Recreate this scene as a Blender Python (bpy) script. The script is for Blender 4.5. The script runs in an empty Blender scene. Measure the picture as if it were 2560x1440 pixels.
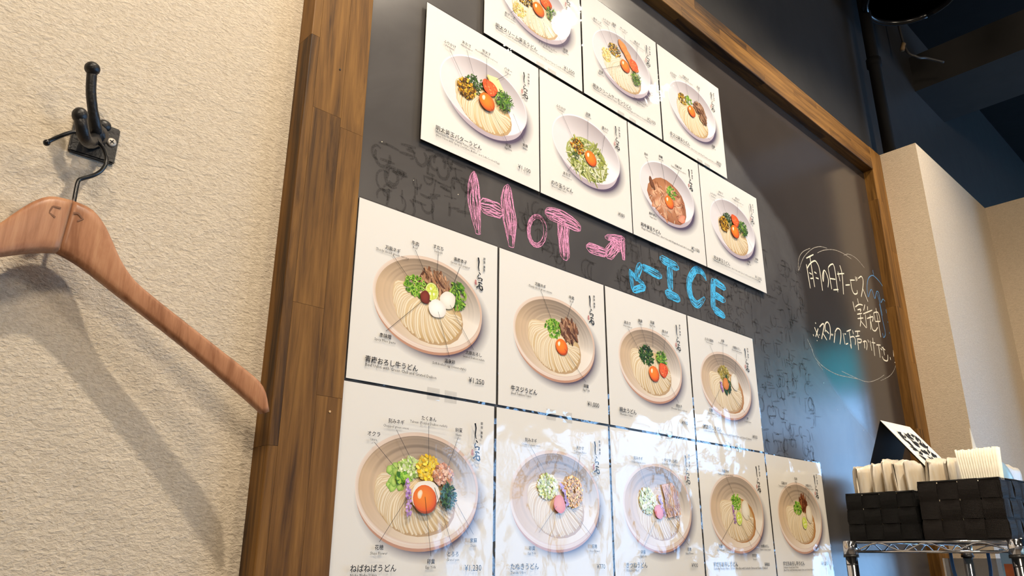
import bpy, bmesh, math, random
from mathutils import Vector, Matrix
PI = math.pi
rnd = random.Random(7)
scene = bpy.context.scene
COL = scene.collection

# ------------------------------------------------------------------ camera
CAM_C = Vector((-0.3017, -0.6769, -0.2387))
CAM_R = ((0.7223, -0.6915, 0.0030), (0.2300, 0.2361, -0.9441), (0.6522, 0.6827, 0.3295))
F_PX = 1906.0
cam_d = bpy.data.cameras.new('camera'); cam = bpy.data.objects.new('camera', cam_d); COL.objects.link(cam)
rx, ry, rz = [Vector(r) for r in CAM_R]
cam.matrix_world = Matrix(((rx.x, -ry.x, -rz.x, CAM_C.x), (rx.y, -ry.y, -rz.y, CAM_C.y), (rx.z, -ry.z, -rz.z, CAM_C.z), (0, 0, 0, 1)))
cam_d.sensor_fit = 'HORIZONTAL'; cam_d.sensor_width = 36.0; cam_d.lens = F_PX / 2560 * 36.0
cam_d.clip_start = 0.02; cam_d.clip_end = 100
scene.camera = cam

# ------------------------------------------------------------------ world, light, exposure
scene.view_settings.view_transform = 'Standard'; scene.view_settings.look = 'None'
scene.view_settings.gamma = 1.0; scene.view_settings.use_curve_mapping = False
scene.view_settings.exposure = 0.0
world = bpy.data.worlds.new('sky'); scene.world = world; world.use_nodes = True
bg = world.node_tree.nodes['Background']
bg.inputs['Color'].default_value = (0.30, 0.58, 1.0, 1); bg.inputs['Strength'].default_value = 9.0
LAMPS = [(-0.08, -0.80, 1.22, -0.08, 0.0, -0.38), (0.55, -0.62, 1.22, 0.55, 0.0, 0.1), (1.07, -0.545, 1.22, 1.12, -0.08, -0.15), (1.56, -0.555, 1.22, 1.62, -0.08, 0.0)]
LAMP_W = [6.8, 1.2, 4.4, 3.4]
FILL_GLOBES = [(-1.0, -1.7, 0.85, 165.0), (0.9, -2.3, 1.05, 135.0)]
LAMP_COL = (1.0, 0.86, 0.68)
FLOOR_Z, CEIL_Z = -1.50, 1.62
WIN_X = 6.0
# daylight through the shop window: a portal that guides sky light in
pl_d = bpy.data.lights.new('window_portal', 'AREA'); pl_d.shape = 'RECTANGLE'; pl_d.size = 5.6; pl_d.size_y = 2.5
pl_d.cycles.is_portal = True
pl = bpy.data.objects.new('window_portal', pl_d); COL.objects.link(pl)
pl.location = (WIN_X - 0.01, -4.1, 0.05); pl.rotation_euler = (0, math.radians(90), 0)

# ------------------------------------------------------------------ helpers
def lin(c):
    c /= 255.0
    return c / 12.92 if c <= 0.04045 else ((c + 0.055) / 1.055) ** 2.4
def rgb(r, g, b): return (lin(r), lin(g), lin(b), 1.0)
def hx(s): return rgb(int(s[0:2], 16), int(s[2:4], 16), int(s[4:6], 16))
def mixc(a, b, t): return tuple(a[i] * (1 - t) + b[i] * t for i in range(3)) + (1.0,)
def link_obj(name, data, parent=None, mat=None):
    o = bpy.data.objects.new(name, data); COL.objects.link(o)
    if mat is not None and data is not None and not data.materials: data.materials.append(mat)
    if parent is not None: o.parent = parent
    return o
def tag(o, label=None, cat=None, group=None, kind=None):
    if label: o['label'] = label
    if cat: o['category'] = cat
    if group: o['group'] = group
    if kind: o['kind'] = kind
    return o
def empty(name, loc=(0, 0, 0), rz=0.0):
    o = bpy.data.objects.new(name, None); COL.objects.link(o); o.location = loc; o.rotation_euler = (0, 0, rz)
    o.empty_display_size = 0.02
    return o
def mesh_from(name, verts, faces, smooth=False):
    m = bpy.data.meshes.new(name); m.from_pydata(verts, [], faces); m.update()
    if smooth: m.polygons.foreach_set('use_smooth', [True] * len(m.polygons))
    return m
def bm_mesh(name, bm, smooth=False):
    bmesh.ops.recalc_face_normals(bm, faces=bm.faces)
    m = bpy.data.meshes.new(name); bm.to_mesh(m); bm.free()
    if smooth: m.polygons.foreach_set('use_smooth', [True] * len(m.polygons))
    return m
def box_bm(bm, lo, hi):
    x0, y0, z0 = lo; x1, y1, z1 = hi
    v = [bm.verts.new(p) for p in ((x0,y0,z0),(x1,y0,z0),(x1,y1,z0),(x0,y1,z0),(x0,y0,z1),(x1,y0,z1),(x1,y1,z1),(x0,y1,z1))]
    for f in ((0,3,2,1),(4,5,6,7),(0,1,5,4),(1,2,6,5),(2,3,7,6),(3,0,4,7)): bm.faces.new([v[i] for i in f])
    return bm
def box(name, lo, hi, mat, parent=None, bev=0.0, seg=1):
    bm = box_bm(bmesh.new(), lo, hi)
    if bev > 0: bmesh.ops.bevel(bm, geom=list(bm.edges), offset=bev, segments=seg, affect='EDGES', profile=0.5)
    return link_obj(name, bm_mesh(name, bm), parent, mat)
def frame_axes(d, prev=None):
    d = d.normalized()
    up = prev if prev is not None else (Vector((0, 0, 1)) if abs(d.z) < 0.9 else Vector((1, 0, 0)))
    a = d.cross(up)
    if a.length < 1e-6: a = d.cross(Vector((0.3, 1, 0.2)))
    a.normalize(); b = a.cross(d).normalized()
    return a, b
def tube_bm(bm, pts, rad, n=8, flat=1.0, caps=True):
    pts = [Vector(p) for p in pts]; rings = []; up = None
    for i, p in enumerate(pts):
        d = pts[min(i + 1, len(pts) - 1)] - pts[max(i - 1, 0)]
        a, b = frame_axes(d, up); up = b
        r = rad[i] if isinstance(rad, (list, tuple)) else rad
        rings.append([bm.verts.new(p + a * (r * math.cos(2*PI*k/n)) + b * (r * flat * math.sin(2*PI*k/n))) for k in range(n)])
    for i in range(len(rings) - 1):
        for k in range(n): bm.faces.new((rings[i][k], rings[i][(k+1) % n], rings[i+1][(k+1) % n], rings[i+1][k]))
    if caps: bm.faces.new(rings[0][::-1]); bm.faces.new(rings[-1])
    return bm
def tube(name, pts, rad, mat, parent=None, n=8, flat=1.0):
    return link_obj(name, bm_mesh(name, tube_bm(bmesh.new(), pts, rad, n, flat), True), parent, mat)
def catmull(pts, k=6):
    P = [Vector(p) for p in pts]; out = []
    for i in range(len(P) - 1):
        p0 = P[max(i-1, 0)]; p1 = P[i]; p2 = P[i+1]; p3 = P[min(i+2, len(P)-1)]
        for j in range(k):
            t = j / k
            out.append(0.5 * ((2*p1) + (p2-p0)*t + (2*p0-5*p1+4*p2-p3)*t*t + (-p0+3*p1-3*p2+p3)*t*t*t))
    out.append(P[-1]); return out
def lathe_bm(bm, prof, n=24, origin=(0, 0, 0)):
    ox, oy, oz = origin; rings = []
    for r, z in prof: rings.append([bm.verts.new((ox + r*math.cos(2*PI*k/n), oy + r*math.sin(2*PI*k/n), oz + z)) for k in range(n)])
    for i in range(len(rings)-1):
        for k in range(n): bm.faces.new((rings[i][k], rings[i][(k+1)%n], rings[i+1][(k+1)%n], rings[i+1][k]))
    bm.faces.new(rings[0][::-1]); bm.faces.new(rings[-1])
    return bm

# ------------------------------------------------------------------ materials
class NT:
    def __init__(s, name):
        s.m = bpy.data.materials.new(name); s.m.use_nodes = True; s.t = s.m.node_tree; s.n = s.t.nodes
        s.b = s.n['Principled BSDF']; s.out = s.n['Material Output']
    def add(s, typ, **kw):
        nd = s.n.new(typ)
        for k, v in kw.items():
            if k in nd.inputs: nd.inputs[k].default_value = v
            else: setattr(nd, k, v)
        return nd
    def l(s, a, b): s.t.links.new(a, b)
    def coord(s, kind='Object', scale=(1, 1, 1), rot=(0, 0, 0), rand=False):
        tc = s.add('ShaderNodeTexCoord'); mp = s.add('ShaderNodeMapping'); mp.inputs['Scale'].default_value = scale; mp.inputs['Rotation'].default_value = rot
        if rand:
            oi = s.add('ShaderNodeObjectInfo'); ml = s.add('ShaderNodeMath', operation='MULTIPLY'); ml.inputs[1].default_value = 37.0; s.l(oi.outputs['Random'], ml.inputs[0])
            ad = s.add('ShaderNodeVectorMath', operation='ADD'); s.l(tc.outputs[kind], ad.inputs[0]); s.l(ml.outputs[0], ad.inputs[1]); s.l(ad.outputs[0], mp.inputs['Vector'])
        else: s.l(tc.outputs[kind], mp.inputs['Vector'])
        return mp.outputs['Vector']
    def noise(s, vec, scale, detail=3, rough=0.5, dist=0.0):
        nd = s.add('ShaderNodeTexNoise'); nd.inputs['Scale'].default_value = scale; nd.inputs['Detail'].default_value = detail; nd.inputs['Roughness'].default_value = rough; nd.inputs['Distortion'].default_value = dist
        s.l(vec, nd.inputs['Vector']); return nd.outputs['Fac']
    def ramp(s, fac, stops):
        r = s.add('ShaderNodeValToRGB'); e = r.color_ramp.elements
        while len(e) > 1: e.remove(e[-1])
        e[0].position = stops[0][0]; e[0].color = stops[0][1]
        for p, c in stops[1:]:
            q = e.new(p); q.color = c
        s.l(fac, r.inputs['Fac']); return r.outputs['Color']
    def bump(s, h, strength, dist=0.001, normal=None):
        b = s.add('ShaderNodeBump'); b.inputs['Strength'].default_value = strength; b.inputs['Distance'].default_value = dist; s.l(h, b.inputs['Height'])
        if normal is not None: s.l(normal, b.inputs['Normal'])
        return b.outputs['Normal']
def plain(name, col, rough=0.5, metal=0.0, spec=0.5, bump=None, coat=0.0):
    N = NT(name); N.b.inputs['Base Color'].default_value = col; N.b.inputs['Roughness'].default_value = rough; N.b.inputs['Metallic'].default_value = metal
    N.b.inputs['Specular IOR Level'].default_value = spec; N.b.inputs['Coat Weight'].default_value = coat
    v = N.coord()
    nz = N.noise(v, bump[0] if bump else 60, 3)
    c = N.ramp(nz, [(0.3, mixc(col, (0, 0, 0), 0.10)), (0.7, tuple(min(1, x * 1.12) for x in col[:3]) + (1,))]); N.l(c, N.b.inputs['Base Color'])
    if bump: N.l(N.bump(nz, bump[1], bump[2]), N.b.inputs['Normal'])
    return N.m
def plaster_mat():
    N = NT('plaster'); N.b.inputs['Roughness'].default_value = 0.85; N.b.inputs['Specular IOR Level'].default_value = 0.25
    v = N.coord(rot=(0, math.radians(4), 0), scale=(290, 290, 470)); a = N.noise(v, 1.0, 3, 0.55, 0.55)
    v2 = N.coord(rot=(0, math.radians(4), 0), scale=(70, 70, 150)); b = N.noise(v2, 1.0, 2, 0.5, 0.6)
    mx = N.add('ShaderNodeMath', operation='MULTIPLY_ADD'); N.l(b, mx.inputs[0]); mx.inputs[1].default_value = 0.9; N.l(a, mx.inputs[2])
    c = N.ramp(a, [(0.30, rgb(190, 176, 155)), (0.65, rgb(210, 197, 177))]); N.l(c, N.b.inputs['Base Color'])
    N.l(N.bump(mx.outputs[0], 0.6, 0.0026), N.b.inputs['Normal'])
    return N.m
def paper_wall_mat():
    N = NT('wallpaper'); N.b.inputs['Roughness'].default_value = 0.55; N.b.inputs['Specular IOR Level'].default_value = 0.45
    v = N.coord(scale=(150, 150, 330)); a = N.noise(v, 1.0, 4, 0.62, 1.2)
    c = N.ramp(a, [(0.30, rgb(196, 178, 152)), (0.65, rgb(216, 199, 174))]); N.l(c, N.b.inputs['Base Color'])
    N.l(N.bump(a, 0.55, 0.0024), N.b.inputs['Normal'])
    return N.m
def wood_mat(name, dark, mid, light, scale=(55, 55, 3.2), rough=0.52, rot=(0, 0, 0), spec=0.24):
    N = NT(name); N.b.inputs['Roughness'].default_value = rough; N.b.inputs['Specular IOR Level'].default_value = spec
    v = N.coord(scale=scale, rot=rot, rand=True); a = N.noise(v, 1.0, 6, 0.62, 1.4)
    v2 = N.coord(scale=tuple(s * 5 for s in scale), rot=rot, rand=True); b = N.noise(v2, 1.0, 4, 0.6, 0.3)
    v3 = N.coord(scale=tuple(s * 0.22 for s in scale), rot=rot, rand=True); d = N.noise(v3, 1.0, 2, 0.5, 2.5)
    m1 = N.add('ShaderNodeMath', operation='MULTIPLY_ADD'); N.l(b, m1.inputs[0]); m1.inputs[1].default_value = 0.35; N.l(a, m1.inputs[2])
    m2 = N.add('ShaderNodeMath', operation='MULTIPLY_ADD'); N.l(d, m2.inputs[0]); m2.inputs[1].default_value = 0.5; N.l(m1.outputs[0], m2.inputs[2])
    oi = N.add('ShaderNodeObjectInfo'); m3 = N.add('ShaderNodeMath', operation='MULTIPLY_ADD'); N.l(oi.outputs['Random'], m3.inputs[0]); m3.inputs[1].default_value = 0.16; N.l(m2.outputs[0], m3.inputs[2])
    m4 = N.add('ShaderNodeMath', operation='SUBTRACT'); N.l(m3.outputs[0], m4.inputs[0]); m4.inputs[1].default_value = 0.5
    c = N.ramp(m4.outputs[0], [(0.25, dark), (0.46, mid), (0.74, light)]); N.l(c, N.b.inputs['Base Color'])
    N.l(N.bump(b, 0.25, 0.0006), N.b.inputs['Normal'])
    return N.m
def print_mat():
    N = NT('laminated_print'); N.b.inputs['Roughness'].default_value = 0.5; N.b.inputs['Specular IOR Level'].default_value = 0.2
    at = N.add('ShaderNodeVertexColor', layer_name='Col'); N.l(at.outputs['Color'], N.b.inputs['Base Color'])
    N.b.inputs['Coat Weight'].default_value = 1.0; N.b.inputs['Coat Roughness'].default_value = 0.045; N.b.inputs['Coat IOR'].default_value = 1.45
    v = N.coord('Generated' if 0 else 'Object', rand=False)
    geo = N.add('ShaderNodeNewGeometry')
    n1 = N.noise(geo.outputs['Position'], 16, 2, 0.5, 0.4); n2 = N.noise(geo.outputs['Position'], 260, 2, 0.5, 0.0)
    m1 = N.add('ShaderNodeMath', operation='MULTIPLY_ADD'); N.l(n2, m1.inputs[0]); m1.inputs[1].default_value = 0.025; N.l(n1, m1.inputs[2])
    N.l(N.bump(m1.outputs[0], 1.0, 0.0013), N.b.inputs['Coat Normal'])
    return N.m
def film_mat(name='clear_film', tint=0.93):
    N = NT(name); tr = N.add('ShaderNodeBsdfTransparent'); tr.inputs['Color'].default_value = (tint, tint, tint, 1); gl = N.add('ShaderNodeBsdfGlossy'); gl.inputs['Roughness'].default_value = 0.06
    geo = N.add('ShaderNodeNewGeometry'); n1 = N.noise(geo.outputs['Position'], 30, 2, 0.5, 0.4)
    N.l(N.bump(n1, 1.0, 0.003), gl.inputs['Normal'])
    lw = N.add('ShaderNodeLayerWeight'); pw = N.add('ShaderNodeMath', operation='POWER'); N.l(lw.outputs['Facing'], pw.inputs[0]); pw.inputs[1].default_value = 4.0; fr = N.add('ShaderNodeMath', operation='MULTIPLY_ADD'); N.l(pw.outputs[0], fr.inputs[0]); fr.inputs[1].default_value = 0.9; fr.inputs[2].default_value = 0.05; mx = N.add('ShaderNodeMixShader'); N.l(fr.outputs[0], mx.inputs[0]); N.l(tr.outputs[0], mx.inputs[1]); N.l(gl.outputs[0], mx.inputs[2]); N.l(mx.outputs[0], N.out.inputs['Surface'])
    return N.m
def chalk_mat(name, col, grain=0.5, low=0.35, top=1.0):
    N = NT(name); N.b.inputs['Base Color'].default_value = col; N.b.inputs['Roughness'].default_value = 0.95; N.b.inputs['Specular IOR Level'].default_value = 0.1
    v = N.coord(); a = N.noise(v, 900, 2, 0.7)
    r = N.ramp(a, [(low, (1 - grain,) * 3 + (1,)), (low + 0.22, (top,) * 3 + (1,))]); N.l(r, N.b.inputs['Alpha'])
    return N.m
def board_mat():
    N = NT('blackboard_paint'); N.b.inputs['Specular IOR Level'].default_value = 0.55
    tc = N.add('ShaderNodeTexCoord'); sp = N.add('ShaderNodeSeparateXYZ'); N.l(tc.outputs['Object'], sp.inputs[0])
    # lighter, rougher grey over the left of the board up to a curved edge: x < f(z)
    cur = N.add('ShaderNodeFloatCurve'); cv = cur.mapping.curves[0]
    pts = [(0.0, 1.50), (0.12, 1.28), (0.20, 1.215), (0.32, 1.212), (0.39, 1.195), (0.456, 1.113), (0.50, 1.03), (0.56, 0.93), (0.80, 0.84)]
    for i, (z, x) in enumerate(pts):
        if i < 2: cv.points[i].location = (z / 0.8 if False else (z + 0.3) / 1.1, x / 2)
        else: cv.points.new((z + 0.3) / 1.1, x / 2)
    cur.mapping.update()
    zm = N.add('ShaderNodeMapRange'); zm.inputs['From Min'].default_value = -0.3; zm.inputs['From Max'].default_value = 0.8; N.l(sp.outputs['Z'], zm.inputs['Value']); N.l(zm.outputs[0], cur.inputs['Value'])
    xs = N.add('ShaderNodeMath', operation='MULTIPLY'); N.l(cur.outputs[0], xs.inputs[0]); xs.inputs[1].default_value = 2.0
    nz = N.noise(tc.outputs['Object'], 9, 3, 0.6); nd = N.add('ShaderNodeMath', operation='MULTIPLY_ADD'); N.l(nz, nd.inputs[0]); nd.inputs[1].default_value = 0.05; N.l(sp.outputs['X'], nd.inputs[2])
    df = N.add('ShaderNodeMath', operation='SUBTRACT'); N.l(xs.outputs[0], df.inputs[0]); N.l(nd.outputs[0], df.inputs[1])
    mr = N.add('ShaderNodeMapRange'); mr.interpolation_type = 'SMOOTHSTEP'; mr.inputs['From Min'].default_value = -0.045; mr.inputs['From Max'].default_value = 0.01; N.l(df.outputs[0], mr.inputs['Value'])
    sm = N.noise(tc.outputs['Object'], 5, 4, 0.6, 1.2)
    pale_side = N.ramp(sm, [(0.3, (0.066, 0.060, 0.057, 1)), (0.7, (0.098, 0.090, 0.085, 1))])
    dark_side = N.ramp(sm, [(0.3, (0.036, 0.029, 0.025, 1)), (0.7, (0.046, 0.037, 0.032, 1))])
    mx = N.add('ShaderNodeMix', data_type='RGBA'); N.l(mr.outputs[0], mx.inputs['Factor']); N.l(dark_side, mx.inputs['A']); N.l(pale_side, mx.inputs['B']); N.l(mx.outputs['Result'], N.b.inputs['Base Color'])
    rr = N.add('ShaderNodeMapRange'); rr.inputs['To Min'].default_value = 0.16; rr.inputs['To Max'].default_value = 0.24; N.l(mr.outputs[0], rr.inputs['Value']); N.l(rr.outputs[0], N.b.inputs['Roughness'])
    fine = N.noise(tc.outputs['Object'], 700, 2, 0.5); N.l(N.bump(fine, 0.15, 0.0003), N.b.inputs['Normal'])
    return N.m
def webbing_mat(col, name):
    N = NT(name); N.b.inputs['Roughness'].default_value = 0.75; N.b.inputs['Specular IOR Level'].default_value = 0.3
    v = N.coord(); ch = N.noise(v, 1300, 2, 0.7); ws = []
    for ax in 'ZY':
        w2 = N.add('ShaderNodeTexWave'); w2.wave_type = 'BANDS'; w2.bands_direction = ax; w2.inputs['Scale'].default_value = 230; w2.inputs['Distortion'].default_value = 0.6; N.l(v, w2.inputs['Vector']); ws.append(w2.outputs['Fac'])
    mm = N.add('ShaderNodeMath', operation='MULTIPLY'); N.l(ws[0], mm.inputs[0]); N.l(ws[1], mm.inputs[1])
    m = N.add('ShaderNodeMath', operation='MULTIPLY_ADD'); N.l(ch, m.inputs[0]); m.inputs[1].default_value = 0.35; N.l(mm.outputs[0], m.inputs[2])
    c = N.ramp(m.outputs[0], [(0.3, mixc(col, (0, 0, 0), .6)), (0.9, col)]); N.l(c, N.b.inputs['Base Color']); N.l(N.bump(m.outputs[0], 0.7, 0.0008), N.b.inputs['Normal'])
    return N.m
def bag_mat():
    N = NT('bag_plastic'); N.b.inputs['Base Color'].default_value = rgb(250, 240, 222); N.b.inputs['Roughness'].default_value = 0.32
    v = N.coord(scale=(60, 60, 18), rand=True); a = N.noise(v, 1.0, 3, 0.55, 1.5); N.l(N.bump(a, 0.45, 0.0022), N.b.inputs['Normal'])
    c = N.ramp(a, [(0.3, rgb(244, 230, 204)), (0.6, rgb(253, 246, 232))]); N.l(c, N.b.inputs['Base Color'])
    tl = N.add('ShaderNodeBsdfTranslucent'); tl.inputs['Color'].default_value = rgb(252, 236, 206); mx = N.add('ShaderNodeMixShader'); mx.inputs[0].default_value = 0.18
    N.l(N.b.outputs[0], mx.inputs[1]); N.l(tl.outputs[0], mx.inputs[2]); N.l(mx.outputs[0], N.out.inputs['Surface'])
    return N.m
def clearish(name, col, fac=0.5, rough=0.1):
    N = NT(name); N.b.inputs['Base Color'].default_value = col; N.b.inputs['Roughness'].default_value = rough; N.b.inputs['Alpha'].default_value = fac
    v = N.coord(); a = N.noise(v, 20, 2); c = N.ramp(a, [(0.3, mixc(col, (0, 0, 0), 0.05)), (0.7, col)]); N.l(c, N.b.inputs['Base Color'])
    return N.m
def reflection_cloth_mat():
    N = NT('teal_reflection_cloth'); tl = N.add('ShaderNodeBsdfTranslucent'); tl.inputs['Color'].default_value = (0.10, 0.62, 0.55, 1); mx = N.add('ShaderNodeMixShader'); mx.inputs[0].default_value = 0.85
    N.b.inputs['Base Color'].default_value = (0.05, 0.35, 0.32, 1); N.l(N.b.outputs[0], mx.inputs[1]); N.l(tl.outputs[0], mx.inputs[2]); N.l(mx.outputs[0], N.out.inputs['Surface'])
    return N.m
def emit_mat(name, col, s):
    N = NT(name); N.b.inputs['Base Color'].default_value = (0.8, 0.8, 0.8, 1); N.b.inputs['Emission Color'].default_value = col; N.b.inputs['Emission Strength'].default_value = s
    return N.m
M = dict(
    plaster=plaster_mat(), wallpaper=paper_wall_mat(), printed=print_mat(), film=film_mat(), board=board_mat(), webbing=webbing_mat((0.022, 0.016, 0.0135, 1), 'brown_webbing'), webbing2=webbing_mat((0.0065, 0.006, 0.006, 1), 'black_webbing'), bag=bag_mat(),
    frame=wood_mat('frame_wood', rgb(54, 34, 13), rgb(106, 72, 29), rgb(142, 101, 47)),
    frame_h=wood_mat('frame_wood_rail', rgb(54, 34, 13), rgb(106, 72, 29), rgb(142, 101, 47), scale=(3.2, 55, 55)),
    hanger=wood_mat('hanger_wood', rgb(140, 94, 66), rgb(170, 120, 88), rgb(192, 146, 110), scale=(70, 70, 9), rough=0.36, rot=(0, math.radians(35), 0)),
    iron=plain('cast_iron', (0.010, 0.009, 0.009, 1), 0.42, 0.0, 0.45, (260, 0.5, 0.0012)),
    wire=plain('black_wire', (0.006, 0.006, 0.007, 1), 0.22, 0.0, 0.5),
    steel=plain('screw_steel', (0.50, 0.45, 0.38, 1), 0.5, 0.3), slot=plain('screw_slot', (0.03, 0.03, 0.03, 1), 0.7),
    chrome=plain('chrome', (0.72, 0.72, 0.74, 1), 0.12, 1.0), collar=plain('collar_plastic', (0.012, 0.012, 0.012, 1), 0.4),
    black=plain('ceiling_black', (0.006, 0.0058, 0.0062, 1), 0.75, 0.0, 0.12, bump=(18, 0.3, 0.004)),
    blackwall=plain('upper_black_paint', (0.028, 0.026, 0.025, 1), 0.5, 0.0, 0.3, bump=(12, 0.25, 0.004)),
    floor=plain('floor_tile', (0.16, 0.13, 0.10, 1), 0.5), roomwall=plain('room_wall', (0.34, 0.28, 0.22, 1), 0.8),
    pink=chalk_mat('pink_chalk', rgb(242, 164, 202), 0.6), blue=chalk_mat('blue_chalk', rgb(84, 198, 250), 0.5), white=chalk_mat('white_chalk', rgb(238, 228, 202), 0.3), ring=chalk_mat('thin_white_chalk', rgb(200, 190, 172), 0.8, 0.42),
    umb=chalk_mat('light_blue_chalk', rgb(98, 150, 196), 0.6), ghost=chalk_mat('erased_chalk', (0.026, 0.023, 0.021, 1), 0.92, 0.38, 0.34),
    stain=plain('glue_stain', rgb(116, 74, 46), 0.6), paper=plain('white_paper', rgb(240, 234, 222), 0.7), blackcard=plain('black_card', (0.006, 0.006, 0.006, 1), 0.8, 0.0, 0.15), cloth=reflection_cloth_mat(),
    ink=plain('ink', (0.012, 0.012, 0.012, 1), 0.6), straw=plain('straw_paper', rgb(250, 242, 226), 0.6), lid=clearish('pale_blue_plastic', rgb(176, 214, 238), 0.75, 0.25),
    acrylic=clearish('clear_acrylic', rgb(120, 140, 150), 0.28, 0.05), bluecord=plain('blue_cord', rgb(40, 92, 150), 0.5), ltblue=clearish('light_blue_box', rgb(150, 196, 230), 0.8, 0.3),
    bulb=emit_mat('lamp_glow', (1.0, 0.80, 0.56, 1), 30.0), tape=film_mat('clear_tape', 0.992), globe=emit_mat('globe_glow', (1.0, 0.84, 0.64, 1), 8.0),
)
# ------------------------------------------------------------------ the room
def S(o): o['kind'] = 'structure'; return o
WY = 0.008                                    # plaster surface of the wall that carries the board
S(box('floor', (-2.6, -7.0, FLOOR_Z - 0.1), (WIN_X + 0.1, 0.3, FLOOR_Z), M['floor']))
S(box('ceiling', (-2.6, -7.0, CEIL_Z), (WIN_X + 0.1, 0.3, CEIL_Z + 0.1), M['black']))
S(box('wall_back', (-2.6, WY, FLOOR_Z), (1.78, 0.3, 0.818), M['plaster']))
S(box('wall_back_upper', (-2.6, WY + 0.001, 0.818), (WIN_X, 0.3, CEIL_Z), M['blackwall']))
S(box('wall_pillar', (1.75, -0.1134, FLOOR_Z), (2.36, 0.3, 0.82), M['wallpaper']))
S(box('wall_right', (2.35, -0.262, FLOOR_Z), (2.55, 0.3, 0.822), M['wallpaper']))
S(box('wall_back_far', (2.50, 0.02, FLOOR_Z), (WIN_X, 0.3, 0.818), M['wallpaper']))
S(box('wall_left', (-2.7, -7.0, FLOOR_Z), (-2.6, 0.3, CEIL_Z), M['roomwall']))
S(box('wall_front', (-2.6, -7.1, FLOOR_Z), (WIN_X, -7.0, CEIL_Z), M['roomwall']))
# window wall of the shop, far to the right behind the camera
WZ0, WZ1 = -1.15, 1.02
S(box('wall_window_sill', (WIN_X, -7.0, FLOOR_Z), (WIN_X + 0.12, 0.3, WZ0), M['roomwall']))
S(box('wall_window_head', (WIN_X, -7.0, WZ1), (WIN_X + 0.12, -2.36, CEIL_Z), M['black']))
S(box('wall_window_head_bay', (WIN_X, -2.36, 1.46), (WIN_X + 0.12, 0.3, CEIL_Z), M['black']))
S(box('wall_window_end', (WIN_X, -1.25, WZ0), (WIN_X + 0.12, 0.3, 1.46), M['roomwall']))
bl = tag(empty('reflection_cloth', (WIN_X - 0.02, -1.8, 1.44)), 'added teal blind over the top of the far shop window', 'cloth')  # unseen teal cloth, added to give the board its teal reflection
box('cloth_sheet', (0, -0.55, -0.44), (0.002, 0.55, 0.0), M['cloth'], bl); tube('cloth_bar', [(0.001, -0.55, -0.445), (0.001, 0.55, -0.445)], 0.012, M['blackwall'], bl, 8)
S(box('wall_window_pier', (WIN_X, -3.05, WZ0), (WIN_X + 0.12, -2.36, WZ1), M['roomwall']))
win = empty('window_1', (WIN_X, -4.1, WZ0)); S(win)
for k in range(7):
    y = (-6.9, -6.1, -5.3, -4.5, -3.7, -1.85, -1.27)[k]
    o = box('mullion', (0.0, y - 0.035 + 4.1, 0.0), (0.07, y + 0.035 + 4.1, WZ1 - WZ0), M['blackwall'], win)
o = box('transom', (0.0, -2.8, 1.72), (0.06, 2.86, 1.77), M['blackwall'], win)
# dark ceiling works
S(box('trim_1', (2.31, -3.0, 1.30), (2.60, 0.02, 1.44), M['blackwall']))
pipe = tag(empty('conduit_pipe', (1.785, -0.036, 0.82)), 'black vertical pipe in the dark corner above the pillar', 'pipe')
tube('pipe_run', [(0, 0, 0), (0, 0, 0.8)], 0.017, M['black'], pipe, 12)
tube('pipe_clip', [(0, 0, 0.30), (0, 0, 0.325)], 0.021, M['black'], pipe, 12)
duct = tag(empty('ceiling_duct', (1.80, -0.165, 1.30)), 'round black duct collar hanging from the dark ceiling', 'duct')
bm = bmesh.new(); lathe_bm(bm, [(0.118, 0.012), (0.118, 0.32), (0.125, 0.32), (0.125, 0.012)], 36); link_obj('duct_sleeve', bm_mesh('duct_sleeve', bm, True), duct, M['black'])
ring = [(0.124 * math.cos(2*PI*k/36), 0.124 * math.sin(2*PI*k/36), 0.008) for k in range(37)]
tube('duct_rim', ring, 0.009, M['wire'], duct, 8)
cab = tag(empty('ceiling_cable', (2.10, -0.035, 1.31)), 'short grey cable tail with tan clip under the black ceiling', 'cable')
tube('cable_tail', catmull([(0, 0, 0.31), (0.0, -0.005, 0.05), (0.02, -0.03, 0.0), (0.06, -0.05, 0.004), (0.10, -0.085, -0.01)], 5), 0.0042, plain('cable_grey', (0.05, 0.048, 0.046, 1), 0.5), cab, 6)
tube('cable_clip', [(-0.004, 0.002, 0.03), (0.002, -0.004, 0.055)], 0.008, plain('tan_clip', rgb(150, 120, 84), 0.6), cab, 8)
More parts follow.
